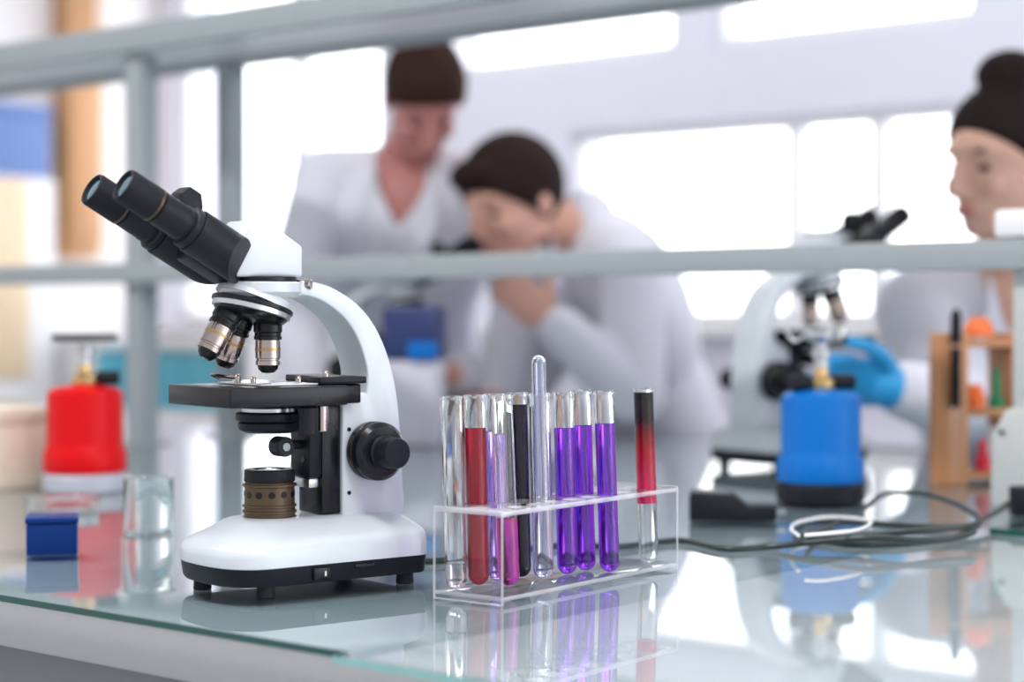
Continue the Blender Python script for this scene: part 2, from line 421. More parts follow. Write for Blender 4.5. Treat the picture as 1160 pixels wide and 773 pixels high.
# short right hand pedestal with sockets
pc = WK(0.6075, 1.703)
ped = mk('post', box(B(), (-0.030, -0.028, 0), (0.050, 0.028, 0.0), bev=0), M_GREY, shelf) if False else None
sx = pc.x
pd = mk('pedestal', box(B(), sl(sx - 0.006, FY - 0.021, TABLE + 0.115), sl(sx + 0.050, FY + 0.021, 1.10), bev=0.004), M_PED, shelf)
bm = B()
prism(bm, [(sx - 0.028, 0.0), (sx + 0.075, 0.0), (sx + 0.075, 0.095), (sx + 0.052, 0.118), (sx - 0.008, 0.118), (sx - 0.026, 0.085)], -0.034, 0.030, 0.003)
mk('socket_box', bm, M_PED, pd)
mk('cap', box(B(), sl(sx - 0.026, FY - 0.032, 1.072), sl(sx + 0.07, FY + 0.03, 1.106), bev=0.006), M_WHITEP, pd)
mk('screw', cyl(B(), sl(sx - 0.012, FY - 0.034, TABLE + 0.09), sl(sx - 0.012, FY - 0.037, TABLE + 0.09), 0.003), M_BLACK, pd)

# ------------------------------------------------------------------ the microscope
MIC_O = W(-0.2054, 1.5684, TABLE)
MIC_ROT = YAW + math.radians(37)
def outline(inset, n=72, x0=-0.0690, x1=0.1235, hw=0.063):
    """rounded plan of the base; nose to -x"""
    pts = []
    a0, a1, h = x0 + inset, x1 - inset * 0.30, hw - inset
    nl = 0.040 - inset * 0.4; rb = max(0.012 - inset * 0.3, 0.004)
    for k in range(33):                         # nose, from +y to -y
        a = PI/2 + PI * k / 32
        c, s = math.cos(a), math.sin(a)
        e = 0.78
        pts.append((a0 + nl + nl * math.copysign(abs(c)**e, c), h * math.copysign(abs(s)**e, s)))
    for cx, cyy, st in ((a1 - rb, -h + rb, -PI/2), (a1 - rb, h - rb, 0)):
        for k in range(9):
            a = st + PI/2 * k / 8
            pts.append((cx + rb * math.cos(a), cyy + rb * math.sin(a)))
    return pts
def make_microscope(label):
    t = thing('microscope', label, 'microscope', MIC_O, MIC_ROT, 'binocular microscopes on the bench')
    # --- base
    lv = [(0.0, 0.0250), (0.0, 0.036), (0.0012, 0.0415), (0.004, 0.0455), (0.009, 0.0485), (0.016, 0.0515), (0.024, 0.055), (0.031, 0.0585), (0.036, 0.0600), (0.044, 0.0605)]
    rings = []
    for ins, z in lv:
        r = []
        for x, y in outline(ins):
            g = 0.74 + 0.40 * min(1, max(0, (x + 0.06) / 0.14))       # the shoulder climbs towards the arm
            q = (z - 0.025) / 0.0355
            f = g * (1 - q * q) + 1.0 * q * q
            if x < -0.03: f -= 0.12 * min(1, (-0.03 - x) / 0.035) * q
            if x > 0.10: f -= 0.10 * (x - 0.10) / 0.0235 * q
            r.append((x, y, 0.025 + (z - 0.025) * f))
        rings.append(r)
    mk('base_cover', loft(B(), rings), M_WHITE, t, angle=60)
    tray = mk('base_tray', loft(B(), [[(x, y, z) for x, y in outline(i)] for i, z in ((0.010, 0.0088), (0.004, 0.0095), (0.0022, 0.012), (0.0006, 0.0245))]), M_BLACK, t)
    for x, y in ((-0.032, -0.050), (-0.052, 0.022), (0.104, -0.050), (0.104, 0.050)):
        mk('rubber_foot', lathe(B(), [(0.0068, 0), (0.0078, 0.001), (0.0072, 0.0092), (0.0, 0.0092)], Matrix.Translation((x, y, 0)), 20), M_RUBBER, tray)
    sw = mk('power_switch', box(B(), (0.005, -0.0648, 0.0125), (0.021, -0.0615, 0.0225), bev=0.0008), M_BLACKG, tray)
    mk('switch_mark', box(B(), (0.015, -0.0652, 0.0155), (0.0165, -0.0649, 0.0195)), M_WHITEP, sw, smooth=False)
    mk('slot', box(B(), (0.045, -0.0642, 0.019), (0.064, -0.0620, 0.0225), bev=0.0008), M_BLACKG, tray)
    # --- illuminator
    il = mk('illuminator', lathe(B(), [(0.0, 0.0585), (0.0228, 0.0585), (0.0228, 0.0605), (0.0215, 0.061), (0.0215, 0.0635), (0.0228, 0.064), (0.0228, 0.0655), (0.0215, 0.066), (0.0215, 0.0685), (0.0228, 0.069), (0.0228, 0.0705), (0.0213, 0.071), (0.0210, 0.0855), (0.0230, 0.0862), (0.0230, 0.0880), (0.0205, 0.0885), (0.0205, 0.0895), (0.0, 0.0895)], seg=40), M_BROWN, t)
    for k in range(12):
        a = 2 * PI * k / 12 + 0.1
        d = Vector((math.cos(a), math.sin(a), 0))
        mk('vent_hole', cyl(B(), d * 0.0202 + Vector((0, 0, 0.0795)), d * 0.02125 + Vector((0, 0, 0.0795)), 0.0030, seg=14), M_BLACKG, il)
    cp = mk('collector_cap', lathe(B(), [(0.0, 0.0900), (0.0212, 0.0900), (0.0216, 0.0908), (0.0212, 0.0995), (0.0200, 0.1005), (0.0135, 0.1005), (0.0130, 0.0985), (0.0, 0.0985)], seg=40), M_BLACK, t)
    mk('collector_lens', lathe(B(), [(0.0125, 0.0986), (0.009, 0.1000), (0.0, 0.1012)]), M_LENS, cp)
    # --- arm: profile in (x, z)
    inner = [(0.0825, 0.1625), (0.0842, 0.174), (0.0830, 0.187), (0.0752, 0.2085), (0.0620, 0.2270), (0.0435, 0.2400), (0.0300, 0.2455), (0.018, 0.2475)]
    outer = [(0.018, 0.2600), (0.0340, 0.2580), (0.0520, 0.2526), (0.0740, 0.2398), (0.0920, 0.2208), (0.1060, 0.1930), (0.1148, 0.1590), (0.1185, 0.1203), (0.1205, 0.085), (0.1225, 0.066)]
    sm = lambda L: [(p.x, p.z) for p in spline([(a, 0, b) for a, b in L], 5)]
    prof = [(0.0587, 0.052), (0.0587, 0.158)] + sm(inner) + sm(outer) + [(0.1200, 0.052)]
    arm = mk('arm', prism(B(), prof, -0.0225, 0.0225, 0.0, 3), M_WHITE, t, angle=30)
    bv = arm.modifiers.new('b', 'BEVEL'); bv.width = 0.0040; bv.segments = 3; bv.limit_method = 'ANGLE'; bv.angle_limit = math.radians(40); evaluated(arm)
    arm.data.polygons.foreach_set('use_smooth', [True] * len(arm.data.polygons)); arm.data.set_sharp_from_angle(angle=math.radians(50))
    for z in (0.1325, 0.0780):
        mk('screw', cyl(B(), (0.0650, -0.0226, z), (0.0650, -0.0233, z), 0.0018, seg=12), M_BLACK, arm)
    # turret mount under the head, white
    bm = B()
    lathe(bm, [(0.0, 0.2585), (0.0335, 0.2585), (0.0345, 0.2575), (0.0345, 0.250), (0.031, 0.246), (0.0, 0.246)], Matrix.Translation((-0.008, 0, 0)), 40)
    box(bm, (-0.006, -0.0222, 0.2465), (0.030, 0.0222, 0.2583), bev=0.003)
    tilt = math.radians(15)
    dn = Vector((-math.sin(tilt), 0, -math.cos(tilt)))
    nc = Vector((-0.0165, 0, 0.2380))
    cyl(bm, Vector((-0.0125, 0, 0.2485)), nc - dn * 0.0035, 0.031, 0.0332, seg=40)
    mk('turret_mount', bm, M_WHITE, t)
    # --- nosepiece
    Mn = axisM(nc - dn * 0.003, dn)
    ring = mk('nosepiece', lathe(B(), [(0, 0), (0.0338, 0), (0.0348, 0.0008), (0.0348, 0.0034), (0.0338, 0.0042), (0, 0.0042)], Mn, 48), M_BLACKG, t)
    mk('nosepiece_disc', lathe(B(), [(0, 0.0043), (0.0335, 0.0043), (0.0335, 0.0082), (0.0325, 0.0088), (0.0, 0.0088)], Mn, 48), M_STEEL, ring)
    mk('shaded_hub', lathe(B(), [(0, 0.0089), (0.0318, 0.0089), (0.029, 0.0120), (0.022, 0.0145), (0.010, 0.0160), (0, 0.0160)], Mn, 48), M_BLACKG, ring)  # underside coloured black to stand for shade around the objectives
    e1 = Vector((math.cos(tilt), 0, -math.sin(tilt))); e2 = Vector((0, 1, 0))
    for k, (phi, L) in enumerate(((0, 0.86), (85, 0.95), (172, 0.95))):
        ph = math.radians(phi); ra = e1 * math.cos(ph) + e2 * math.sin(ph)
        d = (dn * math.cos(tilt) + ra * math.sin(tilt)).normalized()
        p = nc + dn * 0.0085 + ra * 0.0180
        Mo = axisM(p, d)
        lo = mk('objective', lathe(B(), [(0.0, 0.0), (0.0118, 0.0), (0.0122, 0.002), (0.0122, 0.0085), (0.0112, 0.0095), (0.0112, 0.0120), (0.0118, 0.0125), (0.0118, 0.0150), (0.0104, 0.0155), (0.0, 0.0155)], Mo, 32), M_BLACKG, ring)
        b = 0.0156; e = 0.0156 + 0.0245 * L
        mk('objective_barrel', lathe(B(), [(0.0, b), (0.0104, b), (0.0107, b + 0.002), (0.0107, e - 0.006), (0.0098, e - 0.0055), (0.0098, e - 0.0040), (0.0104, e - 0.0035), (0.0104, e), (0, e)], Mo, 32), M_CHROME, lo)
        mk('objective_band', lathe(B(), [(0.01055, b + 0.0065), (0.01095, b + 0.0066), (0.01095, b + 0.0090), (0.01055, b + 0.0091)], Mo, 32), mat('dull_gold', (0.45, 0.30, 0.14), 0.3, metal=1.0, noise=0.05), lo)
        mk('objective_tip', lathe(B(), [(0.0, e), (0.0090, e), (0.0082, e + 0.0035), (0.0052, e + 0.0065), (0.0030, e + 0.0068), (0.0, e + 0.0062)], Mo, 32), M_BLACKG, lo)
        mk('front_lens', lathe(B(), [(0.0028, e + 0.0069), (0.0022, e + 0.0072), (0, e + 0.0074)], Mo, 20), M_STEEL, lo)
    # --- head
    mk('head_collar', lathe(B(), [(0.0, 0.2587), (0.0305, 0.2587), (0.0315, 0.2595), (0.0315, 0.2622), (0.0, 0.2622)], Matrix.Translation((-0.009, 0, 0)), 40), M_BLACKG, t)
    hp = [(-0.0440, 0.2624), (0.0195, 0.2624), (0.0195, 0.2885), (-0.0150, 0.3098), (-0.0275, 0.3098), (-0.0530, 0.2690)]
    head = mk('head', prism(B(), hp, -0.0235, 0.0235, 0.0030, 3), M_WHITE, t)
    sc = mk('lock_screw', cyl(B(), (0.020, -0.014, 0.2570), (0.027, -0.024, 0.2565), 0.0042, seg=20, ch=0.0008), M_CHROME, t)
    tx = Vector((-math.cos(math.radians(29.5)), 0, math.sin(math.radians(29.5))))
    for sgn in (-1, 1):
        yc = 0.0295 * sgn
        p0 = Vector((-0.0475, yc, 0.2770))
        up = Vector((tx.z, 0, -tx.x))
        bmh = B()
        lathe(bmh, [(0, -0.030), (0.0188, -0.030), (0.0188, 0.0415), (0.0180, 0.0428), (0.0, 0.0428)], (axisM(p0, tx) @ Matrix.Diagonal((1, 1, 1.055, 1))), 40)
        # chamfered back end
        g = bmh.verts[:] + bmh.edges[:] + bmh.faces[:]
        r = bmesh.ops.bisect_plane(bmh, geom=g, plane_co=p0 - tx * 0.004, plane_no=(-tx * 0.72 + Vector((0, 0.69 * sgn, 0))).normalized(), clear_outer=True)
        ed = [e for e in r['geom_cut'] if isinstance(e, bmesh.types.BMEdge)]
        bmesh.ops.holes_fill(bmh, edges=ed)
        h = mk('tube_housing', bmh, M_BLACK, t)
        ep = mk('eyepiece', lathe(B(), [(0.0, 0.043), (0.0172, 0.043), (0.0178, 0.0440), (0.0178, 0.0480), (0.0168, 0.0490), (0.0140, 0.0495), (0.0140, 0.0520), (0.0146, 0.0525), (0.0148, 0.0560), (0.0142, 0.0570), (0.0140, 0.0765), (0.0126, 0.0770), (0.0126, 0.0785), (0.0, 0.0785)], (axisM(p0, tx) @ Matrix.Diagonal((1, 1, 1.055, 1))), 40), M_BLACK, t)
        mk('eyepiece_ring', lathe(B(), [(0.0, 0.0786), (0.0143, 0.0786), (0.0145, 0.0790), (0.0145, 0.0800), (0.0143, 0.0804), (0, 0.0804)], (axisM(p0, tx) @ Matrix.Diagonal((1, 1, 1.055, 1))), 40), mat('bronze_line', (0.10, 0.07, 0.05), 0.35, metal=0.7, noise=0.05), ep)
        mk('eyecup', lathe(B(), [(0.0, 0.0805), (0.0140, 0.0805), (0.0144, 0.0815), (0.0142, 0.1065), (0.0134, 0.1085), (0.0122, 0.1090), (0.0112, 0.1082), (0.0106, 0.1060), (0.0, 0.1060)], (axisM(p0, tx) @ Matrix.Diagonal((1, 1, 1.055, 1))), 40), M_RUBBER, ep)
        mk('eye_lens', lathe(B(), [(0.0104, 0.1062), (0.007, 0.1072), (0.0, 0.1078)], (axisM(p0, tx) @ Matrix.Diagonal((1, 1, 1.055, 1))), 32), M_LENS, ep)
    # bridge between the tubes
    u = Vector((-tx.z, 0, -tx.x)) if False else Vector((tx.z, 0, -tx.x))
    Mb = Matrix((tx, Vector((0, 1, 0)), Vector((math.sin(math.radians(29.5)), 0, math.cos(math.radians(29.5)))))).transposed().to_4x4()
    Mb = Matrix.Translation((-0.0475, 0, 0.2770)) @ Mb
    br = mk('bridge', box(B(), (-0.012, -0.0135, -0.017), (0.030, 0.0135, 0.0165), Mb, bev=0.003), M_BLACK, t)
    mk('interpupillary_dial', prism(B(), [(0.0301, 0.010), (0.054, 0.010), (0.060, 0.028), (0.056, 0.036), (0.044, 0.036), (0.038, 0.028)], -0.010, 0.010, 0.0015, 2, Mb), M_BLACK, br)
    mk('hinge_plate', box(B(), (-0.006, -0.020, 0.0168), (0.022, 0.020, 0.0205), Mb, bev=0.001), M_WHITE, br)
    # --- stage
    SZ = 0.172
    st = mk('stage', prism(B(), [(-0.067, -0.055), (0.044, -0.055), (0.050, -0.036), (0.069, -0.036), (0.069, 0.036), (0.050, 0.036), (0.044, 0.055), (-0.067, 0.055)], SZ - 0.0165, SZ, 0.0015, 2, axis='z'), M_BLACKG, t)
    mk('stage_carriage', prism(B(), [(0.026, -0.040), (0.0720, -0.040), (0.0720, 0.046), (0.042, 0.046), (0.042, -0.018), (0.026, -0.018)], SZ + 0.0005, SZ + 0.0065, 0.001, 2, axis='z'), M_BLACK, st)
    mk('slide_holder', box(B(), (-0.030, -0.040, SZ + 0.0004), (0.024, 0.036, SZ + 0.0018), bev=0.0005), M_STEEL, st)
    for x, y, hgt in ((-0.028, 0.004, 0.0075), (-0.020, -0.008, 0.006), (0.012, -0.028, 0.006), (0.035, -0.034, 0.010)):
        mk('clip_screw', lathe(B(), [(0.0026, 0), (0.0026, hgt - 0.002), (0.0018, hgt - 0.001), (0.0018, hgt), (0, hgt)], Matrix.Translation((x, y, SZ + 0.0019)), 14), M_CHROME, st)
    mk('slide_clip', sweep(B(), spline([(-0.028, 0.004, SZ + 0.006), (-0.038, 0.012, SZ + 0.0075), (-0.044, 0.020, SZ + 0.0085), (-0.030, 0.030, SZ + 0.005)]), 0.0014, 8), M_CHROME, st)
    # stage drive and bracket
    bk = mk('stage_bracket', box(B(), (0.0265, -0.021, 0.092), (0.0395, 0.012, 0.1545), bev=0.003), M_BLACK, t)
    mk('bracket_screw', cyl(B(), (0.0262, -0.0115, 0.1080), (0.0256, -0.0115, 0.1080), 0.0028, seg=14), M_BLACKG, bk)
    mk('rail_slide', box(B(), (0.0398, -0.0195, 0.0605), (0.0584, 0.0195, 0.155), bev=0.0015), M_BLACKG, t)
    mk('rail_end', box(B(), (0.0290, -0.016, 0.0835), (0.0394, 0.008, 0.0915), bev=0.001), M_STEEL, t)
    kn = mk('stage_drive_knob', cyl(B(), (0.0120, -0.0435, 0.131), (0.0120, -0.0435, 0.1545), 0.0085, seg=28, ch=0.0012), M_BLACK, t)
    cyl_b = cyl(B(), (0.0300, -0.0350, 0.133), (0.0300, -0.0350, 0.1545), 0.0060, seg=24, ch=0.0005)
    mk('stage_drive_shaft', cyl_b, M_CHROME, t)
    # --- condenser
    cd = mk('condenser', lathe(B(), [(0, 0.1315), (0.021, 0.1315), (0.0250, 0.1335), (0.0265, 0.1365), (0.0265, 0.1395), (0.0245, 0.1405), (0.0275, 0.1415), (0.0285, 0.1425), (0.0285, 0.1475), (0.0270, 0.1485), (0.0215, 0.1490), (0.0215, 0.1550), (0, 0.1550)], seg=44), M_BLACK, t)
    mk('condenser_ring', lathe(B(), [(0.0218, 0.1492), (0.0232, 0.1492), (0.0232, 0.1520), (0.0218, 0.1520)], seg=44), M_STEEL, cd)
    mk('condenser_arm', box(B(), (0.018, -0.010, 0.134), (0.0262, 0.010, 0.150), bev=0.002), M_BLACK, cd)
    ck = mk('condenser_knob', cyl(B(), (0.0000, -0.028, 0.1205), (0.0000, -0.012, 0.1205), 0.0085, seg=28, ch=0.001), M_BLACK, t)
    mk('knob_cap', cyl(B(), (0.0000, -0.0282, 0.1205), (0.0000, -0.0292, 0.1205), 0.0034, seg=20), M_GREY, ck)
    mk('condenser_stem', cyl(B(), (0.0000, -0.0118, 0.1205), (0.0262, -0.0060, 0.1205), 0.004, seg=14), M_BLACK, ck)
    # --- focus knobs
    for s in (-1, 1):
        kc = Vector((0.0865, 0.0228 * s, 0.1135)); d = Vector((0, s, 0))
        k = mk('coarse_knob', lathe(B(), [(0, 0), (0.0235, 0), (0.0252, 0.0015), (0.0255, 0.008), (0.0245, 0.0088), (0.0245, 0.0105), (0.0255, 0.0115), (0.0250, 0.0165), (0.0215, 0.0205), (0.015, 0.0212), (0, 0.0212)], axisM(kc, d), 48), M_BLACKG, t)
        mk('fine_knob', lathe(B(), [(0, 0.0213), (0.0125, 0.0213), (0.0150, 0.0225), (0.0150, 0.0245), (0.0132, 0.0255), (0.0132, 0.0420), (0.0122, 0.0435), (0.0, 0.0437)], axisM(kc, d), 40), M_BLACK, k)
    return t
mic = make_microscope('white binocular microscope with black eyepieces, sharp in the left foreground')
sl_o = tag(mk('glass_slide', box(B(), (-0.020, -0.036, 0), (0.004, 0.036, 0.0011)), M_TUBE, loc=MIC_O + Matrix.Rotation(MIC_ROT, 3, 'Z') @ Vector((0.002, 0, 0.1739)), rotz=MIC_ROT, smooth=False),
           'thin glass slide lying on the stage of the front microscope', 'slide')
def add_mic(label, X, Y, face_deg, sc):
    m = copy_tree(mic); m['label'] = label
    m.location = WK(X, Y, TABLE); m.rotation_euler.z = YAW + math.radians(face_deg); m.scale = (sc,) * 3
    return m
# heading: local -x is where the eyepieces point
add_mic('blurred pale microscope facing right, behind the blue burner', 0.452, 2.16, 180 + 36, 1.16)
add_mic('blurred microscope under the seated man leaning to its eyepieces', -0.225, 2.72, 180 - 8, 1.10)

# ------------------------------------------------------------------ test tube rack
RA = math.radians(53)
RK = W(-0.0084, 1.465, TABLE)
RROT = YAW + RA
rack = thing('test_tube_rack', 'clear acrylic test tube rack standing on the glass', 'test tube rack', RK, RROT)
RL, RW_ = 0.2647, 0.0704
tubes = {  # name: (along, across)
    'pink': (0.0568, 0.035), 'inner': (0.1051, 0.035), 'violet_l': (0.1401, 0.035), 'violet_m': (0.1681, 0.035),
    'violet_front': (0.1735, 0.0135), 'layered': (0.2364, 0.0135),
    'empty': (0.0140, 0.0565), 'red': (0.0434, 0.0565), 'violet_thin': (0.0710, 0.0565), 'black': (0.1020, 0.0565)}
def edge_slots(o, big_axis):
    me = o.data
    me.materials.clear(); me.materials.append(M_ACRYL); me.materials.append(M_ACRE)
    for p in me.polygons: p.material_index = 0 if abs(p.normal[big_axis]) > 0.95 else 1
    me.polygons.foreach_set('use_smooth', [True] * len(me.polygons)); me.set_sharp_from_angle(angle=0.6)
def plate(name, z0, z1, holes, parent):
    o = mk(name, box(B(), (0.0031, 0.0, z0), (RL - 0.0031, RW_, z1), bev=0.0005), M_ACRYL, None)
    if holes:
        bm = B()
        for a, c in holes: cyl(bm, (a, c, z0 - 0.01), (a, c, z1 + 0.01), 0.0101, seg=36)
        boolean_cut(o, bm)
    edge_slots(o, 2)
    o.parent = parent
    return o
hs = list(tubes.values())
for c_ in (0.0135, 0.035, 0.0565):
    for k_ in range(10):
        h_ = (0.0160 + k_ * 0.0258, c_)
        if all((h_[0]-g[0])**2 + (h_[1]-g[1])**2 > 0.0207**2 for g in hs): hs.append(h_)
plate('top_plate', 0.0705, 0.0745, hs, rack)
plate('base_plate', 0.0030, 0.0065, None, rack)
for x0 in (0.0, RL - 0.003):
    edge_slots(mk('end_panel', box(B(), (x0, 0, 0), (x0 + 0.003, RW_, 0.0755), bev=0.0005), M_ACRYL, rack), 0)

def liquid(name, color, ior=1.34):
    m = glass(name, color, ior)
    m.node_tree.nodes['Principled BSDF'].inputs['Specular IOR Level'].default_value = 0.15
    return m
L_RED = liquid('red_liquid', (0.60, 0.002, 0.035)); L_VIO = liquid('violet_liquid', (0.35, 0.055, 0.92))
L_RED.node_tree.nodes['Principled BSDF'].inputs['Transmission Weight'].default_value = 0.45
L_DARK = liquid('dark_purple_liquid', (0.012, 0.002, 0.020)); L_PINK = liquid('magenta_liquid', (0.95, 0.10, 0.58))
L_PALE = liquid('pale_violet_liquid', (0.80, 0.74, 0.97)); L_PUR = liquid('bluish_violet_liquid', (0.62, 0.36, 0.95))
L_DARK.node_tree.nodes['Principled BSDF'].inputs['Transmission Weight'].default_value = 0.0
L_RES = liquid('pinkish_residue', (0.97, 0.84, 0.90))
TR, TI, TL = 0.0088, 0.0078, 0.158
def tube_mesh(r=TR, ri=TI, L=TL):
    w = r - ri; n = 8
    out = [(r * math.sin(PI/2*k/n), r - r * math.cos(PI/2*k/n)) for k in range(n + 1)]
    inn = [(ri * math.sin(PI/2*k/n), r - ri * math.cos(PI/2*k/n)) for k in range(n + 1)]
    prof = out + [(r, L - 0.003), (r + 0.0006, L - 0.0015), (r + 0.0004, L), (ri + 0.0002, L)] + [(ri, L - 0.003)] + inn[::-1]
    return lathe(B(), prof, seg=40)
def liquid_mesh(z0, z1, r=TI):
    rr = r + 0.00012; n = 8
    if z0 <= 0.002:
        prof = [(rr * math.sin(PI/2*k/n), TR - rr * math.cos(PI/2*k/n)) for k in range(n + 1)]
    else: prof = [(0, z0), (rr, z0)]
    prof += [(rr, z1), (rr - 0.0008, z1 - 0.0006), (0, z1 - 0.0008)]
    return lathe(B(), prof, seg=40)
first_tube = None
def place_tube(key, label, liquids, lean=(-0.030, 0.0)):
    global first_tube
    a, c = tubes[key]
    p = RK + Matrix.Rotation(RROT, 3, 'Z') @ Vector((a, c, 0.0068))
    t = thing('test_tube', label, 'test tube', p, 0, 'glass test tubes in the rack')
    if first_tube is None:
        o = mk('tube_wall', tube_mesh(), M_TUBE, t, angle=50); first_tube = o
    else:
        o = first_tube.copy(); COL.objects.link(o); o.parent = t
    # loose in its hole: leans a little to the camera's left
    ax = W(0, 1).normalized()
    t.rotation_mode = 'QUATERNION'
    t.rotation_quaternion = Matrix.Rotation(lean[0], 4, ax).to_quaternion()
    for z0, z1, m, nm in liquids:
        mk('liquid', liquid_mesh(z0, z1), m, t)
    return t
def layered_mat():
    m = mat('layered_liquid', (0.8, 0.02, 0.1), 0.05)
    nt = m.node_tree; b = nt.nodes['Principled BSDF']
    b.inputs['Transmission Weight'].default_value = 0.35; b.inputs['Specular IOR Level'].default_value = 0.15; b.inputs['IOR'].default_value = 1.34
    tc = nt.nodes.new('ShaderNodeTexCoord'); sp = nt.nodes.new('ShaderNodeSeparateXYZ')
    mr = nt.nodes.new('ShaderNodeMapRange'); mr.inputs['From Min'].default_value = 0.055; mr.inputs['From Max'].default_value = 0.158
    cr = nt.nodes.new('ShaderNodeValToRGB'); el = cr.color_ramp.elements
    el[0].position = 0.0; el[0].color = (0.95, 0.05, 0.22, 1)
    el[1].position = 1.0; el[1].color = (0.012, 0.004, 0.010, 1)
    for p, c in ((0.18, (0.95, 0.02, 0.15, 1)), (0.46, (0.72, 0.006, 0.02, 1)), (0.62, (0.30, 0.004, 0.010, 1)), (0.74, (0.03, 0.005, 0.010, 1))):
        e = el.new(p); e.color = c
    nt.links.new(tc.outputs['Object'], sp.inputs[0]); nt.links.new(sp.outputs['Z'], mr.inputs['Value'])
    nt.links.new(mr.outputs[0], cr.inputs[0]); nt.links.new(cr.outputs[0], b.inputs['Base Color'])
    return m
place_tube('empty', 'empty clear test tube with faint pink residue, leftmost in the rack', [(0, 0.022, L_RES, '')])
place_tube('red', 'test tube filled with opaque dark red liquid', [(0, 0.131, L_RED, '')], (-0.024, 0))
place_tube('pink', 'clear test tube with magenta liquid only in its lower half', [(0, 0.056, L_PINK, '')], (-0.040, 0))
place_tube('violet_thin', 'test tube of bluish violet liquid behind the magenta one', [(0, 0.127, L_PUR, '')], (-0.024, 0))
place_tube('black', 'test tube filled almost to its rim with near-black purple liquid', [(0, 0.148, L_DARK, '')], (-0.024, 0))
ti = place_tube('inner', 'clear test tube holding a slim upside-down tube that sticks out', [(0, 0.062, L_PALE, '')], (-0.024, 0))
place_tube('violet_l', 'violet test tube right beside the tube with the upside-down insert', [(0, 0.127, L_VIO, '')], (-0.024, 0))
place_tube('violet_m', 'violet test tube in the middle of the three violet ones', [(0, 0.128, L_VIO, '')], (-0.028, 0))
place_tube('violet_front', 'violet test tube on the right of the three, nearest the front', [(0, 0.130, L_VIO, '')], (-0.034, 0))
place_tube('layered', 'test tube of layered black, red and pink liquid, standing alone at right', [(0.055, 0.155, layered_mat(), '')], (-0.034, 0))
# the slim upside-down tube inside
a, c = tubes['inner']
p = RK + Matrix.Rotation(RROT, 3, 'Z') @ Vector((a, c, 0.0068))
q = Matrix.Rotation(-0.024, 4, W(0, 1).normalized())
n = 8; r_, L_ = 0.0062, 0.125
prof = [(r_ * math.sin(PI/2*k/n), r_ - r_ * math.cos(PI/2*k/n)) for k in range(n + 1)] + [(r_, L_), (r_ - 0.0008, L_)] + [((r_-0.0008) * math.sin(PI/2*k/n), r_ - (r_-0.0008) * math.cos(PI/2*k/n)) for k in range(n, -1, -1)]
it = thing('slim_tube', 'slim pale violet tube standing upside down inside a clear test tube', 'tube', p)
it.rotation_mode = 'QUATERNION'; it.rotation_quaternion = q.to_quaternion()
Mi = Matrix.Translation((0, 0, 0.190)) @ Matrix.Rotation(PI, 4, 'X')
mk('tube_wall', lathe(B(), prof, Mi, 32), M_TUBE, it)
mk('residue', lathe(B(), [(0, 0.070), (0.0052, 0.070), (0.0052, 0.182), (0.003, 0.1865), (0, 0.188)], seg=28), L_PALE, it)

# ------------------------------------------------------------------ small things on the bench
def burner(name, label, cat, loc, color, foot, plate_on):
    t = thing(name, label, cat, loc, YAW + 0.3)
    z = 0.0
    mk('foot_ring', lathe(B(), [(0, 0), (0.052, 0), (0.0545, 0.003), (0.0545, 0.020), (0.051, 0.0245), (0, 0.0245)], seg=48), foot, t)
    mk('canister', lathe(B(), [(0, 0.025), (0.0530, 0.025), (0.0540, 0.028), (0.0535, 0.050), (0.0500, 0.058), (0.0490, 0.064), (0.0490, 0.122), (0.0475, 0.130), (0.040, 0.1345), (0.018, 0.138), (0.0, 0.138)], seg=48), color, t)
    v = mk('valve', lathe(B(), [(0, 0.138), (0.016, 0.138), (0.017, 0.141), (0.017, 0.150), (0.010, 0.154), (0.009, 0.165), (0, 0.165)], seg=28), M_BRASS, t)
    mk('valve_knob', cyl(B(), (0.014, 0, 0.147), (0.044, -0.004, 0.147), 0.0095, seg=20, ch=0.002), M_BLACK, v)
    if not plate_on: mk('valve_lever', cyl(B(), (-0.014, 0, 0.146), (-0.040, 0.0, 0.146), 0.011, seg=20, ch=0.002), M_BLACK, v)
    mk('burner_tube', lathe(B(), [(0, 0.165), (0.0085, 0.165), (0.0085, 0.176), (0.0115, 0.178), (0.0115, 0.186), (0.0085, 0.188), (0.0085, 0.195), (0, 0.195)], seg=24), M_STEEL, t)
    if plate_on:
        mk('heat_plate', lathe(B(), [(0, 0.1955), (0.040, 0.1955), (0.043, 0.198), (0.043, 0.203), (0.040, 0.205), (0, 0.205)], seg=40), mat('dark_steel', (0.10, 0.105, 0.11), 0.45, metal=0.3, noise=0.1), t)
    else:
        hd = mk('burner_head', lathe(B(), [(0, 0.1955), (0.014, 0.1955), (0.020, 0.203), (0.020, 0.210), (0.012, 0.214), (0, 0.214)], seg=28), M_STEEL, t)
        for k in range(3):
            a = 2 * PI * k / 3 + 0.4
            d = Vector((math.cos(a), math.sin(a), 0))
            mk('pot_support', sweep(B(), spline([d*0.018 + Vector((0, 0, 0.204)), d*0.034 + Vector((0, 0, 0.198)), d*0.044 + Vector((0, 0, 0.213))]), 0.0025, 8), M_STEEL, hd)
    return t
burner('gas_burner', 'blue gas burner canister on a black foot in front of the shelf', 'burner', on_table(930, 568), M_BLUE, M_BLACK, False)
burner('gas_burner', 'red gas burner canister with a grey heat plate at left', 'burner', on_table(96, 556), M_RED, mat('pale_grey_plastic', (0.42, 0.43, 0.50), 0.4, noise=0.03), True)

bx = thing('slide_box', 'small navy blue plastic box on the glass at left', 'box', on_table(58, 629), YAW + math.radians(12))
mk('box_body', box(B(), (-0.024, -0.006, 0), (0.024, 0.040, 0.030), bev=0.002), M_NAVY, bx)
mk('lid', box(B(), (-0.0250, -0.007, 0.0302), (0.0250, 0.041, 0.0360), bev=0.0015), M_NAVY, bx)

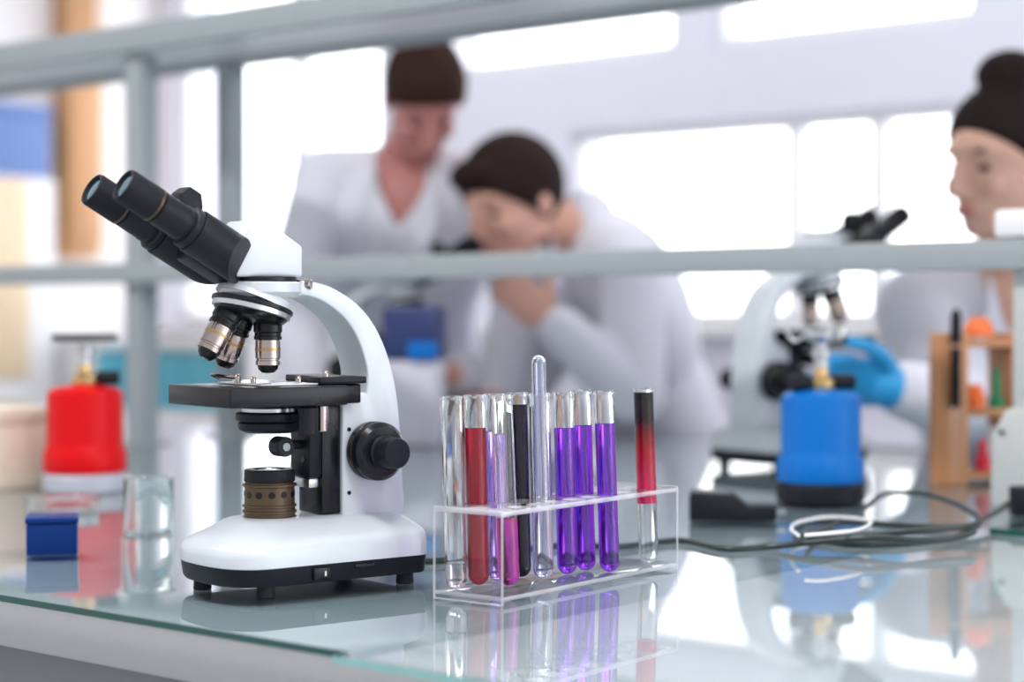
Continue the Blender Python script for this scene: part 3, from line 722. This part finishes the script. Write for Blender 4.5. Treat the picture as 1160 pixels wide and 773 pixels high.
ad = thing('power_adapter', 'black power adapter lying on the glass, left of the blue burner', 'adapter', on_table(832, 590), YAW + math.radians(-6))
mk('adapter_body', prism(B(), [(-0.050, 0.001), (0.000, 0.0), (0.012, 0.0), (0.046, 0.001), (0.047, 0.017), (0.014, 0.018), (-0.002, 0.031), (-0.046, 0.033), (-0.050, 0.029)], -0.020, 0.024, 0.002, 2), M_BLACK, ad)
mk('prong', box(B(), (0.0472, -0.008, 0.008), (0.0570, -0.004, 0.013)), M_STEEL, ad, smooth=False)
mk('prong', box(B(), (0.0472, 0.006, 0.008), (0.0570, 0.010, 0.013)), M_STEEL, ad, smooth=False)

cr = 0.0032
def cpts(L): return [on_table(x, y, z) + Vector((0, 0, cr)) for x, y, z in L]
path = [(1142, 574, 0.014), (1130, 584, 0.010), (1114, 592, 0.008), (1106, 602, 0.004), (1080, 613, 0.0), (1030, 620, 0.0), (960, 621, 0.0), (908, 611, 0.0), (903, 602, 0.0), (925, 595, 0.001),
        (985, 597, 0.006), (1050, 601, 0.007), (1100, 600, 0.008), (1108, 590, 0.012), (1082, 574, 0.016), (1045, 563, 0.020), (1005, 563, 0.018), (978, 580, 0.010), (958, 594, 0.003), (925, 607, 0.004), (916, 613, 0.007), (965, 613, 0.008), (1040, 606, 0.014),
        (1092, 602, 0.0145), (1102, 608, 0.010), (1060, 617, 0.007), (985, 614, 0.012), (920, 619, 0.006), (870, 624, 0.0), (820, 626, 0.0), (775, 617, 0.0), (740, 619, 0.0), (700, 624, 0.0), (640, 622, 0.0), (560, 632, 0.0), (500, 640, 0.0), (455, 640, 0.0)]
cord = thing('coiled_cable', 'black power cable coiled on the glass behind the test tube rack', 'cord', on_table(1000, 610))
inv = Matrix.Translation(-cord.location)
mk('cable', sweep(B(), [inv @ p for p in spline(cpts(path), 8)], cr, 10), M_CORD, cord)
pp = inv @ on_table(1146, 573, 0.012)
Mp = Matrix.Translation(pp) @ Matrix.Rotation(YAW, 4, 'Z')
mk('plug', box(B(), (0.0, -0.012, -0.012), (0.034, 0.012, 0.022), Mp, bev=0.003), M_BLACK, cord)
lc = cpts([(905, 611, 0.014), (897, 604, 0.012), (905, 596, 0.010), (940, 590, 0.012), (985, 594, 0.016), (975, 604, 0.018), (935, 609, 0.019), (912, 611, 0.018)])
tag(mk('cord_tie', sweep(B(), spline(lc, 8), 0.0019, 10), M_WHITEP), 'pale loop of thin cord lying in the black coil', 'cord')

def beaker(label, loc, r, h, name='beaker'):
    prof = [(0, 0), (r - 0.003, 0), (r, 0.003), (r, h - 0.002), (r + 0.002, h), (r - 0.0002, h), (r - 0.0016, h - 0.003), (r - 0.0016, 0.004), (r - 0.004, 0.002), (0, 0.002)]
    return tag(mk(name, lathe(B(), prof, seg=40), M_TUBE, loc=loc), label, name.replace('_', ' '))
beaker('clear glass beaker standing between the red burner and the microscope', on_table(168, 605), 0.026, 0.060)
beaker('low clear glass dish in front of the red burner', on_table(70, 580), 0.042, 0.016, 'petri_dish')
gp = on_table(1122, 606)
gbm = box(B(), (gp.x, gp.y, TABLE + 0.0002), (gp.x + 0.50, FY - 0.045, TABLE + 0.0062))
bmesh.ops.recalc_face_normals(gbm, faces=gbm.faces)
for f in gbm.faces: f.material_index = 0 if abs(f.normal.z) > 0.5 else 1
tag(mk('glass_plate', gbm, [M_GLASSTOP, M_GREEN], smooth=False, recalc=False), 'small glass plate with a green edge in front of the right pedestal', 'glass plate')
cbx = thing('cardboard_box', 'cream cardboard box on the bench at the far left edge', 'box', on_table(-22, 552), 0.1)
mk('box_body', box(B(), (-0.075, -0.03, 0), (0.055, 0.09, 0.085), bev=0.002), mat('cream_card', (0.72, 0.63, 0.50), 0.7, noise=0.04), cbx)
mk('lid', box(B(), (-0.077, -0.032, 0.0855), (0.057, 0.092, 0.105), bev=0.002), mat('cream_card', (0, 0, 0)), cbx)

# blue and black instrument box beside the seated man
cb = thing('sample_box', 'pale lilac box with a dark blue lid on the bench beside the seated man', 'box', WK(-0.170, 2.48, TABLE), YAW - 0.2)
mk('box_body', box(B(), (-0.050, -0.03, 0), (0.045, 0.05, 0.150), bev=0.008), mat('lilac_plastic', (0.58, 0.57, 0.66), 0.5, noise=0.03), cb)
mk('lid', box(B(), (-0.052, -0.032, 0.1505), (0.047, 0.052, 0.245), bev=0.01), mat('deep_blue', (0.02, 0.035, 0.14), 0.4, noise=0.05), cb)
mk('latch', box(B(), (-0.002, -0.042, 0.152), (0.050, -0.0325, 0.182), bev=0.003), M_BLUE, cb)

# ------------------------------------------------------------------ wooden rack at right
wr = thing('wooden_rack', 'orange-brown wooden tube rack standing behind the shelf at right', 'rack', WK(0.570, 1.93, TABLE), YAW + math.radians(14))
mk('side_panel', box(B(), (-0.005, -0.02, 0), (0.045, 0.0, 0.205), bev=0.002), M_WOODL, wr)
mk('side_panel', box(B(), (-0.005, 0.0602, 0), (0.045, 0.075, 0.205), bev=0.002), M_WOODL, wr) if False else None
mk('side_panel', box(B(), (0.110, -0.02, 0), (0.122, 0.05, 0.205), bev=0.002), M_WOODL, wr)
for z in (0.006, 0.092, 0.186):
    mk('shelf', box(B(), (0.0452, -0.02, z), (0.1098, 0.05, z + 0.010), bev=0.001), M_WOODL, wr)
def vial(label, x, y, z, r, h, liq, capm, caph, capr, name='vial'):
    t = thing(name, label, 'vial', wr.matrix_basis @ Vector((x, y, z)), 0, 'vials in the wooden rack')
    mk('bottle', lathe(B(), [(0, 0), (r, 0), (r, h * 0.8), (r * 0.7, h * 0.92), (r * 0.7, h), (0, h)], seg=28), liq, t)
    mk('cap', lathe(B(), [(0, h + 0.0002), (capr, h + 0.0002), (capr, h + caph * 0.5), (capr * 0.55, h + caph), (0, h + caph)], seg=28), capm, t)
    return t
wrI = wr.matrix_basis
vial('clear vial with a wide orange cap on the top shelf of the wooden rack', 0.076, 0.012, 0.1963, 0.013, 0.004, M_TUBE, M_ORANGE, 0.026, 0.020)
vial('orange vial on the middle shelf of the wooden rack', 0.066, 0.005, 0.1023, 0.016, 0.022, M_ORANGE, M_ORANGE, 0.010, 0.012)
vial('dark green capped vial on the middle shelf of the wooden rack', 0.094, -0.005, 0.1023, 0.011, 0.018, M_GREENP, M_GREENP, 0.040, 0.006)
vial('red vial on the bottom shelf of the wooden rack', 0.074, -0.004, 0.0163, 0.010, 0.022, mat('red_label', (0.8, 0.02, 0.05), 0.4, noise=0.05), mat('red_label', (0, 0, 0)), 0.022, 0.006)
vial('white vial on the bottom shelf of the wooden rack', 0.097, 0.010, 0.0163, 0.011, 0.050, M_WHITEP, M_WHITEP, 0.010, 0.008)
dp = thing('dropper', 'black dropper standing against the left panel of the wooden rack', 'dropper', wrI @ Vector((0.020, -0.0300, 0)), 0)
mk('stem', lathe(B(), [(0, 0), (0.002, 0.0), (0.0045, 0.03), (0.0055, 0.10), (0.0055, 0.19), (0, 0.19)], seg=20), M_TUBE, dp)
mk('bulb', lathe(B(), [(0, 0.1902), (0.0070, 0.1902), (0.0075, 0.20), (0.0075, 0.225), (0.005, 0.236), (0, 0.238)], seg=20), M_RUBBER, dp)
mk('sleeve', lathe(B(), [(0.0056, 0.105), (0.0068, 0.105), (0.0068, 0.185), (0.0056, 0.185)], seg=20), M_RUBBER, dp)

# ------------------------------------------------------------------ people
def frame(f, up):
    f = Vector(f).normalized(); up = Vector(up); s = f.cross(up).normalized(); u = s.cross(f).normalized()
    return f, u, s                      # s: the person's right
def head(bm, c, f, up, k=1.0):
    f, u, s = frame(f, up); c = Vector(c)
    R = Matrix((s, f, u)).transposed()
    P = lambda a, b, d: c + (s * a + f * b + u * d) * k
    E = lambda p, r: ellipsoid(bm, P(*p), [q * k for q in r], R)
    E((0, -0.008, 0.022), (0.074, 0.094, 0.088))
    E((0, 0.022, -0.030), (0.063, 0.068, 0.075))
    E((0, 0.050, -0.062), (0.042, 0.042, 0.045))
    E((0, 0.070, -0.098), (0.022, 0.018, 0.017))
    E((0, 0.070, 0.026), (0.052, 0.020, 0.014))
    for q in (-1, 1):
        E((0.036 * q, 0.066, -0.030), (0.020, 0.020, 0.018))
        E((0.076 * q, -0.010, -0.012), (0.010, 0.018, 0.031))
        E((0.010 * q, 0.102, -0.040), (0.010, 0.011, 0.008))
        capsule(bm, P(0.046 * q, 0.0, -0.060), 0.022 * k, P(0.018 * q, 0.062, -0.095), 0.016 * k)
    capsule(bm, P(0, 0.090, 0.012), 0.009 * k, P(0, 0.112, -0.034), 0.0125 * k)
    E((0, 0.086, -0.063), (0.024, 0.011, 0.008)); E((0, 0.084, -0.074), (0.021, 0.011, 0.008))
    return P
def face_bits(root, P, f, up, k=1.0):
    f, u, s = frame(f, up); R = Matrix((s, f, u)).transposed()
    for q in (-1, 1):
        mk('eye', ellipsoid(B(), P(0.030 * q, 0.0725, -0.004), (0.012 * k, 0.009 * k, 0.006 * k), R), M_EYE, root)
        mk('eyebrow', ellipsoid(B(), P(0.029 * q, 0.0775, 0.024), (0.015 * k, 0.009 * k, 0.004 * k), R), M_HAIRB, root)
    mk('lips', ellipsoid(B(), P(0, 0.0905, -0.068), (0.023 * k, 0.010 * k, 0.009 * k), R), M_LIP, root)
def hair_cap(root, P, f, up, m, k=1.0, front=0.062, nape=-0.055, thick=0.014, extra=()):
    f, u, s = frame(f, up); R = Matrix((s, f, u)).transposed()
    bm = B()
    ellipsoid(bm, P(0, -0.010, 0.026), ((0.074 + thick*0.8) * k, (0.094 + thick) * k, (0.088 + thick) * k), R, 36, 24)
    a, b = P(0, 0.088, front), P(0, -0.085, nape)
    nrm = s.cross((a - b).normalized())
    if nrm.dot(u) < 0: nrm = -nrm
    r = bmesh.ops.bisect_plane(bm, geom=bm.verts[:] + bm.edges[:] + bm.faces[:], plane_co=a, plane_no=-nrm, clear_outer=True)
    bmesh.ops.holes_fill(bm, edges=[e for e in r['geom_cut'] if isinstance(e, bmesh.types.BMEdge)])
    for p, rad in extra: ellipsoid(bm, P(*p), [q * k for q in rad], R)
    return remesh('hair', bm, m, root, 0.006, 2)
def hand(bm, w, d, nrm, side, curl=0.5, g=0.0, k=1.0):
    """palm from the wrist w along d; fingers curl towards nrm; side=+1 puts the thumb along +lat"""
    d = Vector(d).normalized(); nrm = (Vector(nrm) - d * Vector(nrm).dot(d)).normalized(); lat = d.cross(nrm) * side
    w = Vector(w)
    R = Matrix((lat, d, nrm)).transposed()
    ellipsoid(bm, w + d * 0.050 * k, ((0.041 + g) * k, 0.054 * k, (0.015 + g) * k), R)
    for i, (o, L) in enumerate(((0.030, 0.072), (0.010, 0.080), (-0.010, 0.074), (-0.029, 0.058))):
        p = w + (d * (0.092 - 0.004 * abs(i - 1)) + lat * o) * k; a = 0.10 + curl * 0.35
        for q, fr in enumerate((0.44, 0.32, 0.24)):
            dd = d * math.cos(a) + nrm * math.sin(a) + lat * (o * 1.2)
            p2 = p + dd.normalized() * L * fr * k
            capsule(bm, p, (0.0088 - q * 0.0008 + g) * k, p2, (0.0082 - q * 0.0008 + g) * k, 10)
            p = p2; a += curl * 0.75
    p = w + (d * 0.025 + lat * 0.030) * k; a = 0.75
    for fr, rr in ((0.040, 0.0115), (0.032, 0.010), (0.026, 0.0088)):
        dd = (d * math.cos(a) + lat * math.sin(a) + nrm * 0.35 * curl).normalized()
        p2 = p + dd * fr * k
        capsule(bm, p, (rr + g) * k, p2, (rr - 0.001 + g) * k, 10); p = p2; a -= 0.30
def limb(bm, pts, rad, add=0.0):
    for (p, r), (q, s_) in zip(zip(pts, rad), zip(pts[1:], rad[1:])): capsule(bm, p, r + add, q, s_ + add)
def person(label, loc, sk, headc, hf, hu, skin, hairm, hair_kw, face=True, gloves=(), cut=None, hk=1.0, turn=0.0):
    """sk holds joints in the camera-aligned frame, relative to loc; z from the floor"""
    t = thing('person', label, 'person', loc, YAW)
    V = lambda n: Vector(sk[n])
    body = B()
    P = head(body, headc, hf, hu, hk)
    f, u, s = frame(hf, hu)
    limb(body, [V('neck'), Vector(headc) - f * 0.015 - u * 0.045], [0.056, 0.052])
    ch, pe = V('chest'), V('pelvis')
    lat = (V('sr') - V('sl')).normalized()
    spine = (V('neck') - pe).normalized(); fw = lat.cross(spine).normalized()
    if fw.dot(f) < 0: fw = -fw
    spine = (spine - lat * spine.dot(lat)).normalized()
    R = Matrix((lat, fw, spine)).transposed()
    ellipsoid(body, ch, (0.165, 0.105, 0.20), R); ellipsoid(body, pe, (0.165, 0.115, 0.15), R)
    ellipsoid(body, (ch + pe) / 2, (0.145, 0.10, 0.20), R)
    capsule(body, V('neck') - spine * 0.03, 0.062, V('sl'), 0.058); capsule(body, V('neck') - spine * 0.03, 0.062, V('sr'), 0.058)
    coat = B()
    ellipsoid(coat, ch, (0.185, 0.125, 0.215), R); ellipsoid(coat, pe, (0.195, 0.145, 0.18), R)
    ellipsoid(coat, (ch + pe) / 2, (0.170, 0.120, 0.22), R)
    capsule(coat, V('neck') - spine * 0.045, 0.068, V('sl'), 0.076); capsule(coat, V('neck') - spine * 0.045, 0.068, V('sr'), 0.076)
    capsule(coat, V('neck') - spine * 0.012, 0.066, V('neck') + spine * 0.020 - fw * 0.006, 0.060)
    glv = {}
    for q in 'lr':
        pts = [V('s' + q), V('e' + q), V('w' + q)]
        limb(body, pts, [0.052, 0.042, 0.029])
        limb(coat, [pts[0], pts[1], pts[1].lerp(pts[2], 0.90)], [0.072, 0.060, 0.046])
        hd = sk['h' + q]
        hand(body, pts[2], hd[0], hd[1], hd[2], hd[3])
        if q in gloves:
            glv[q] = B(); hand(glv[q], pts[2], hd[0], hd[1], hd[2], hd[3], 0.0025)
            dd = Vector(hd[0]).normalized(); capsule(glv[q], pts[2] + (pts[1] - pts[2]).normalized() * 0.05, 0.037, pts[2] + dd * 0.02, 0.034)
        limb(body, [V('p' + q), V('k' + q), V('a' + q)], [0.085, 0.056, 0.040])
        capsule(body, V('a' + q) - Vector((0, 0, 0.03)), 0.036, V('t' + q), 0.030)
    remesh('body', body, skin, t, 0.0055, 3)
    for o in [t]:
        face and face_bits(t, P, hf, hu, hk)
    hair_cap(t, P, hf, hu, hairm, hk, **hair_kw)
    c = remesh('lab_coat', coat, M_COAT, t, 0.009, 4, cut=(lambda p: cut(p, P, ch, fw, lat, spine, V('neck'))) if cut else None, thick=0.004)
    # lapels either side of the V
    nk = V('neck')
    for q in (-1, 1):
        a = nk + fw * 0.070 + lat * 0.058 * q + spine * 0.030
        bb = ch + fw * 0.132 + lat * 0.020 * q - spine * 0.02
        mid = a.lerp(bb, 0.45) + fw * 0.030 + lat * 0.045 * q
        bm = B(); pr = [a, mid, bb, a.lerp(bb, 0.5) + fw * 0.022]
        A = [bm.verts.new(p) for p in pr]; Bv = [bm.verts.new(p + fw * 0.006) for p in pr]
        bm.faces.new(A); bm.faces.new(Bv[::-1])
        for i in range(4): bm.faces.new((A[i], Bv[i], Bv[(i+1) % 4], A[(i+1) % 4]))
        mk('lapel', bm, M_COAT, c)
    tr = B()
    for q in 'lr':
        limb(tr, [V('p' + q), V('k' + q), V('a' + q) + Vector((0, 0, 0.02))], [0.102, 0.072, 0.058])
    remesh('trousers', tr, M_TROU, t, 0.012, 3)
    for q in 'lr':
        mk('shoe', capsule(B(), V('a' + q) - Vector((0, 0, 0.035)), 0.050, V('t' + q) + Vector((0, 0, 0.012)), 0.042), M_BLACK, t)
    for q in glv: remesh('glove', glv[q], M_GLOVE, t, 0.0045, 2)
    return t
def vcut(p, P, ch, fw, lat, spine, nk):
    d = p - nk
    a, b = d.dot(lat), d.dot(spine)
    return d.dot(fw) > 0.02 and b < 0.12 and abs(a) < 0.060 * (1 + min(0, b) / 0.085) and b > -0.085

# standing man, bowed over the bench
L0 = W(-0.27, 3.80 + 0.265)
def rel(X, Y, Z): return Vector((X + 0.27, Y - 3.18, Z))
sk = dict(neck=rel(-0.220, 3.050, 1.310), chest=rel(-0.228, 3.10, 1.12), pelvis=rel(-0.26, 3.26, 0.90),
          sl=rel(-0.398, 3.085, 1.262), sr=rel(-0.045, 3.055, 1.250),
          el=rel(-0.455, 2.94, 1.01), wl=rel(-0.40, 2.78, 0.815), hl=((0.3, -0.9, -0.15), (0, 0.0, -1), 1, 0.15),
          er=rel(0.02, 2.95, 1.00), wr=rel(-0.03, 2.80, 0.815), hr=((-0.3, -0.9, -0.15), (0, 0.0, -1), -1, 0.15),
          pl=rel(-0.35, 3.28, 0.88), kl=rel(-0.36, 3.30, 0.48), al=rel(-0.36, 3.34, 0.085), tl=rel(-0.37, 3.20, 0.031),
          pr=rel(-0.17, 3.28, 0.88), kr=rel(-0.16, 3.30, 0.48), ar=rel(-0.15, 3.34, 0.085), tr=rel(-0.14, 3.20, 0.031))
person('man in a white lab coat standing with his head bowed, behind the seated man', L0, sk, rel(-0.178, 2.915, 1.425), (0.16, -0.66, -0.74), (0.12, -0.74, 0.66), M_SKINR, M_HAIRM,
       dict(front=0.052, nape=-0.085, thick=0.015, extra=(((0.073, -0.012, 0.000), (0.010, 0.028, 0.035)), ((-0.073, -0.012, 0.000), (0.010, 0.028, 0.035)))), cut=vcut)
# seated man at his microscope
L1 = W(0.36, 3.709 + 0.255)
def rel(X, Y, Z): return Vector((X - 0.36, Y - 3.10, Z))
sk = dict(neck=rel(0.155, 2.90, 1.155), chest=rel(0.245, 2.97, 0.995), pelvis=rel(0.36, 3.10, 0.62),
          sl=rel(0.230, 2.78, 1.085), sr=rel(0.195, 3.12, 1.090),
          el=rel(0.235, 2.70, 0.825), wl=rel(0.075, 2.68, 0.965), hl=((-0.75, 0.10, 0.62), (-0.1, 0.9, 0.2), -1, 0.55),
          er=rel(0.03, 3.02, 0.84), wr=rel(-0.11, 2.83, 0.86), hr=((-0.75, -0.4, -0.05), (-0.3, -0.6, -0.5), -1, 0.6),
          pl=rel(0.33, 3.02, 0.58), kl=rel(-0.02, 2.98, 0.56), al=rel(0.02, 3.00, 0.09), tl=rel(-0.12, 2.97, 0.031),
          pr=rel(0.39, 3.20, 0.58), kr=rel(0.04, 3.20, 0.56), ar=rel(0.08, 3.22, 0.09), tr=rel(-0.06, 3.20, 0.031))
person('dark-haired man in a white lab coat leaning to a microscope, hand at his face', L1, sk, rel(0.002, 2.845, 1.205), (-0.74, -0.58, -0.36), (-0.28, -0.16, 0.94), M_SKIN, M_HAIR,
       dict(front=0.052, nape=-0.105, thick=0.016, extra=(((0.0, 0.068, 0.075), (0.058, 0.040, 0.032)), ((0.073, -0.012, 0.004), (0.010, 0.030, 0.038)), ((-0.073, -0.012, 0.004), (0.010, 0.030, 0.038)))), cut=None, hk=1.07)
# seated woman at right
L2 = W(0.90, 2.933 + 0.30)
def rel(X, Y, Z): return Vector((X - 0.92, Y - 2.55, Z))
sk = dict(neck=rel(0.835, 2.36, 1.055), chest=rel(0.855, 2.42, 0.90), pelvis=rel(0.92, 2.60, 0.58),
          sl=rel(1.00, 2.38, 1.00), sr=rel(0.690, 2.36, 0.985),
          el=rel(1.02, 2.30, 0.825), wl=rel(0.90, 2.12, 0.805), hl=((-0.6, -0.7, -0.1), (0, 0, -1), 1, 0.25),
          er=rel(0.735, 2.23, 0.835), wr=rel(0.600, 2.09, 0.868), hr=((-0.90, -0.12, 0.20), (0.1, -0.75, -0.5), 1, 0.7),
          pl=rel(1.00, 2.55, 0.56), kl=rel(0.86, 2.60, 0.54), al=rel(0.92, 2.75, 0.09), tl=rel(0.86, 2.66, 0.031),
          pr=rel(0.84, 2.55, 0.56), kr=rel(0.66, 2.66, 0.54), ar=rel(0.70, 2.78, 0.09), tr=rel(0.64, 2.70, 0.031))
person('woman in a white lab coat with a dark hair bun and blue glove, at right', L2, sk, rel(0.795, 2.25, 1.225), (-0.84, -0.50, -0.18), (-0.12, -0.12, 0.98), M_SKINW, M_HAIRB,
       dict(front=0.066, nape=-0.085, thick=0.008, extra=(((0.0, -0.030, 0.130), (0.052, 0.052, 0.040)),)), cut=vcut, gloves=('l', 'r'))

# stools under the two seated people
def stool(label, X, Y, h):
    t = thing('lab_stool', label, 'stool', W(X, Y), 0, 'lab stools')
    mk('seat', lathe(B(), [(0, h - 0.05), (0.16, h - 0.05), (0.175, h - 0.035), (0.172, h - 0.012), (0.15, h), (0, h)], seg=40), M_BLACK, t)
    mk('column', cyl(B(), (0, 0, 0.07), (0, 0, h - 0.051), 0.026), M_CHROME, t)
    for k in range(5):
        a = 2 * PI * k / 5
        lg = mk('leg', sweep(B(), [(0.028 * math.cos(a), 0.028 * math.sin(a), 0.085), (0.25 * math.cos(a), 0.25 * math.sin(a), 0.062)], 0.014), M_CHROME, t)
        mk('castor', cyl(B(), (0.245 * math.cos(a) - 0.012 * math.sin(a), 0.245 * math.sin(a) + 0.012 * math.cos(a), 0.024), (0.245 * math.cos(a) + 0.012 * math.sin(a), 0.245 * math.sin(a) - 0.012 * math.cos(a), 0.024), 0.024), M_BLACK, lg)
stool('black round stool under the seated dark-haired man', 0.40, 3.709 + 0.295, 0.45)
stool('black round stool under the seated woman', 0.91, 2.933 + 0.36, 0.42)

# ------------------------------------------------------------------ light, world, camera
w = bpy.data.worlds.new('sky'); scene.world = w; w.use_nodes = True
nt = w.node_tree; bg = nt.nodes['Background']
tc = nt.nodes.new('ShaderNodeTexCoord'); sp = nt.nodes.new('ShaderNodeSeparateXYZ')
mr = nt.nodes.new('ShaderNodeMapRange'); mr.inputs['From Min'].default_value = -0.35; mr.inputs['From Max'].default_value = 0.45
mr.inputs['To Min'].default_value = 0.88; mr.inputs['To Max'].default_value = 4.2
nt.links.new(tc.outputs['Generated'], sp.inputs[0]); nt.links.new(sp.outputs['Y'], mr.inputs['Value'])
nt.links.new(mr.outputs[0], bg.inputs['Strength'])
bg.inputs['Color'].default_value = (0.97, 0.975, 1.0, 1)
# unseen lamps added under the ceiling as fill light
for x, y in ((-2.6, 0.6), (-0.6, 0.6), (1.4, 0.6), (-4.0, 3.9), (-1.9, 3.9), (0.4, 3.9)):
    t = thing('fill_lamp', 'added fill lamp in a long white housing, unseen overhead', 'lamp', (x, y, HC), 0, 'added fill lamps')
    mk('housing', box(B(), (-0.62, -0.16, -0.06), (0.62, 0.16, -0.001), bev=0.006), M_WHITEP, t)
    ld = bpy.data.lights.new('fill_light', 'AREA'); ld.shape = 'RECTANGLE'; ld.size = 1.2; ld.size_y = 0.28
    ld.energy = 32 if y < 2 else 12; ld.color = (1.0, 0.98, 0.96)
    lo = bpy.data.objects.new('fill_light', ld); COL.objects.link(lo); lo.parent = t; lo.location = (0, 0, -0.065)

cd = bpy.data.cameras.new('camera'); cam = bpy.data.objects.new('camera', cd); COL.objects.link(cam)
cam.location = (0, 0, CAMZ)
pitch = math.atan((386.5 - 354) / F)
cam.rotation_euler = (PI/2 - pitch, 0, YAW)
cd.sensor_width = 36.0; cd.lens = F / 1160 * 36.0
cd.dof.use_dof = True; cd.dof.focus_distance = 1.57; cd.dof.aperture_fstop = 2.8
scene.camera = cam
cd.clip_start = 0.02

scene.view_settings.view_transform = 'Standard'; scene.view_settings.look = 'None'
scene.view_settings.exposure = 0.0; scene.view_settings.gamma = 1.0; scene.view_settings.use_curve_mapping = False
c = scene.cycles
c.use_denoising = True
c.max_bounces = 24; c.transmission_bounces = 20; c.transparent_max_bounces = 24; c.glossy_bounces = 8; c.diffuse_bounces = 6
c.caustics_reflective = True; c.caustics_refractive = True; c.blur_glossy = 0.3
c.sample_clamp_indirect = 8.0
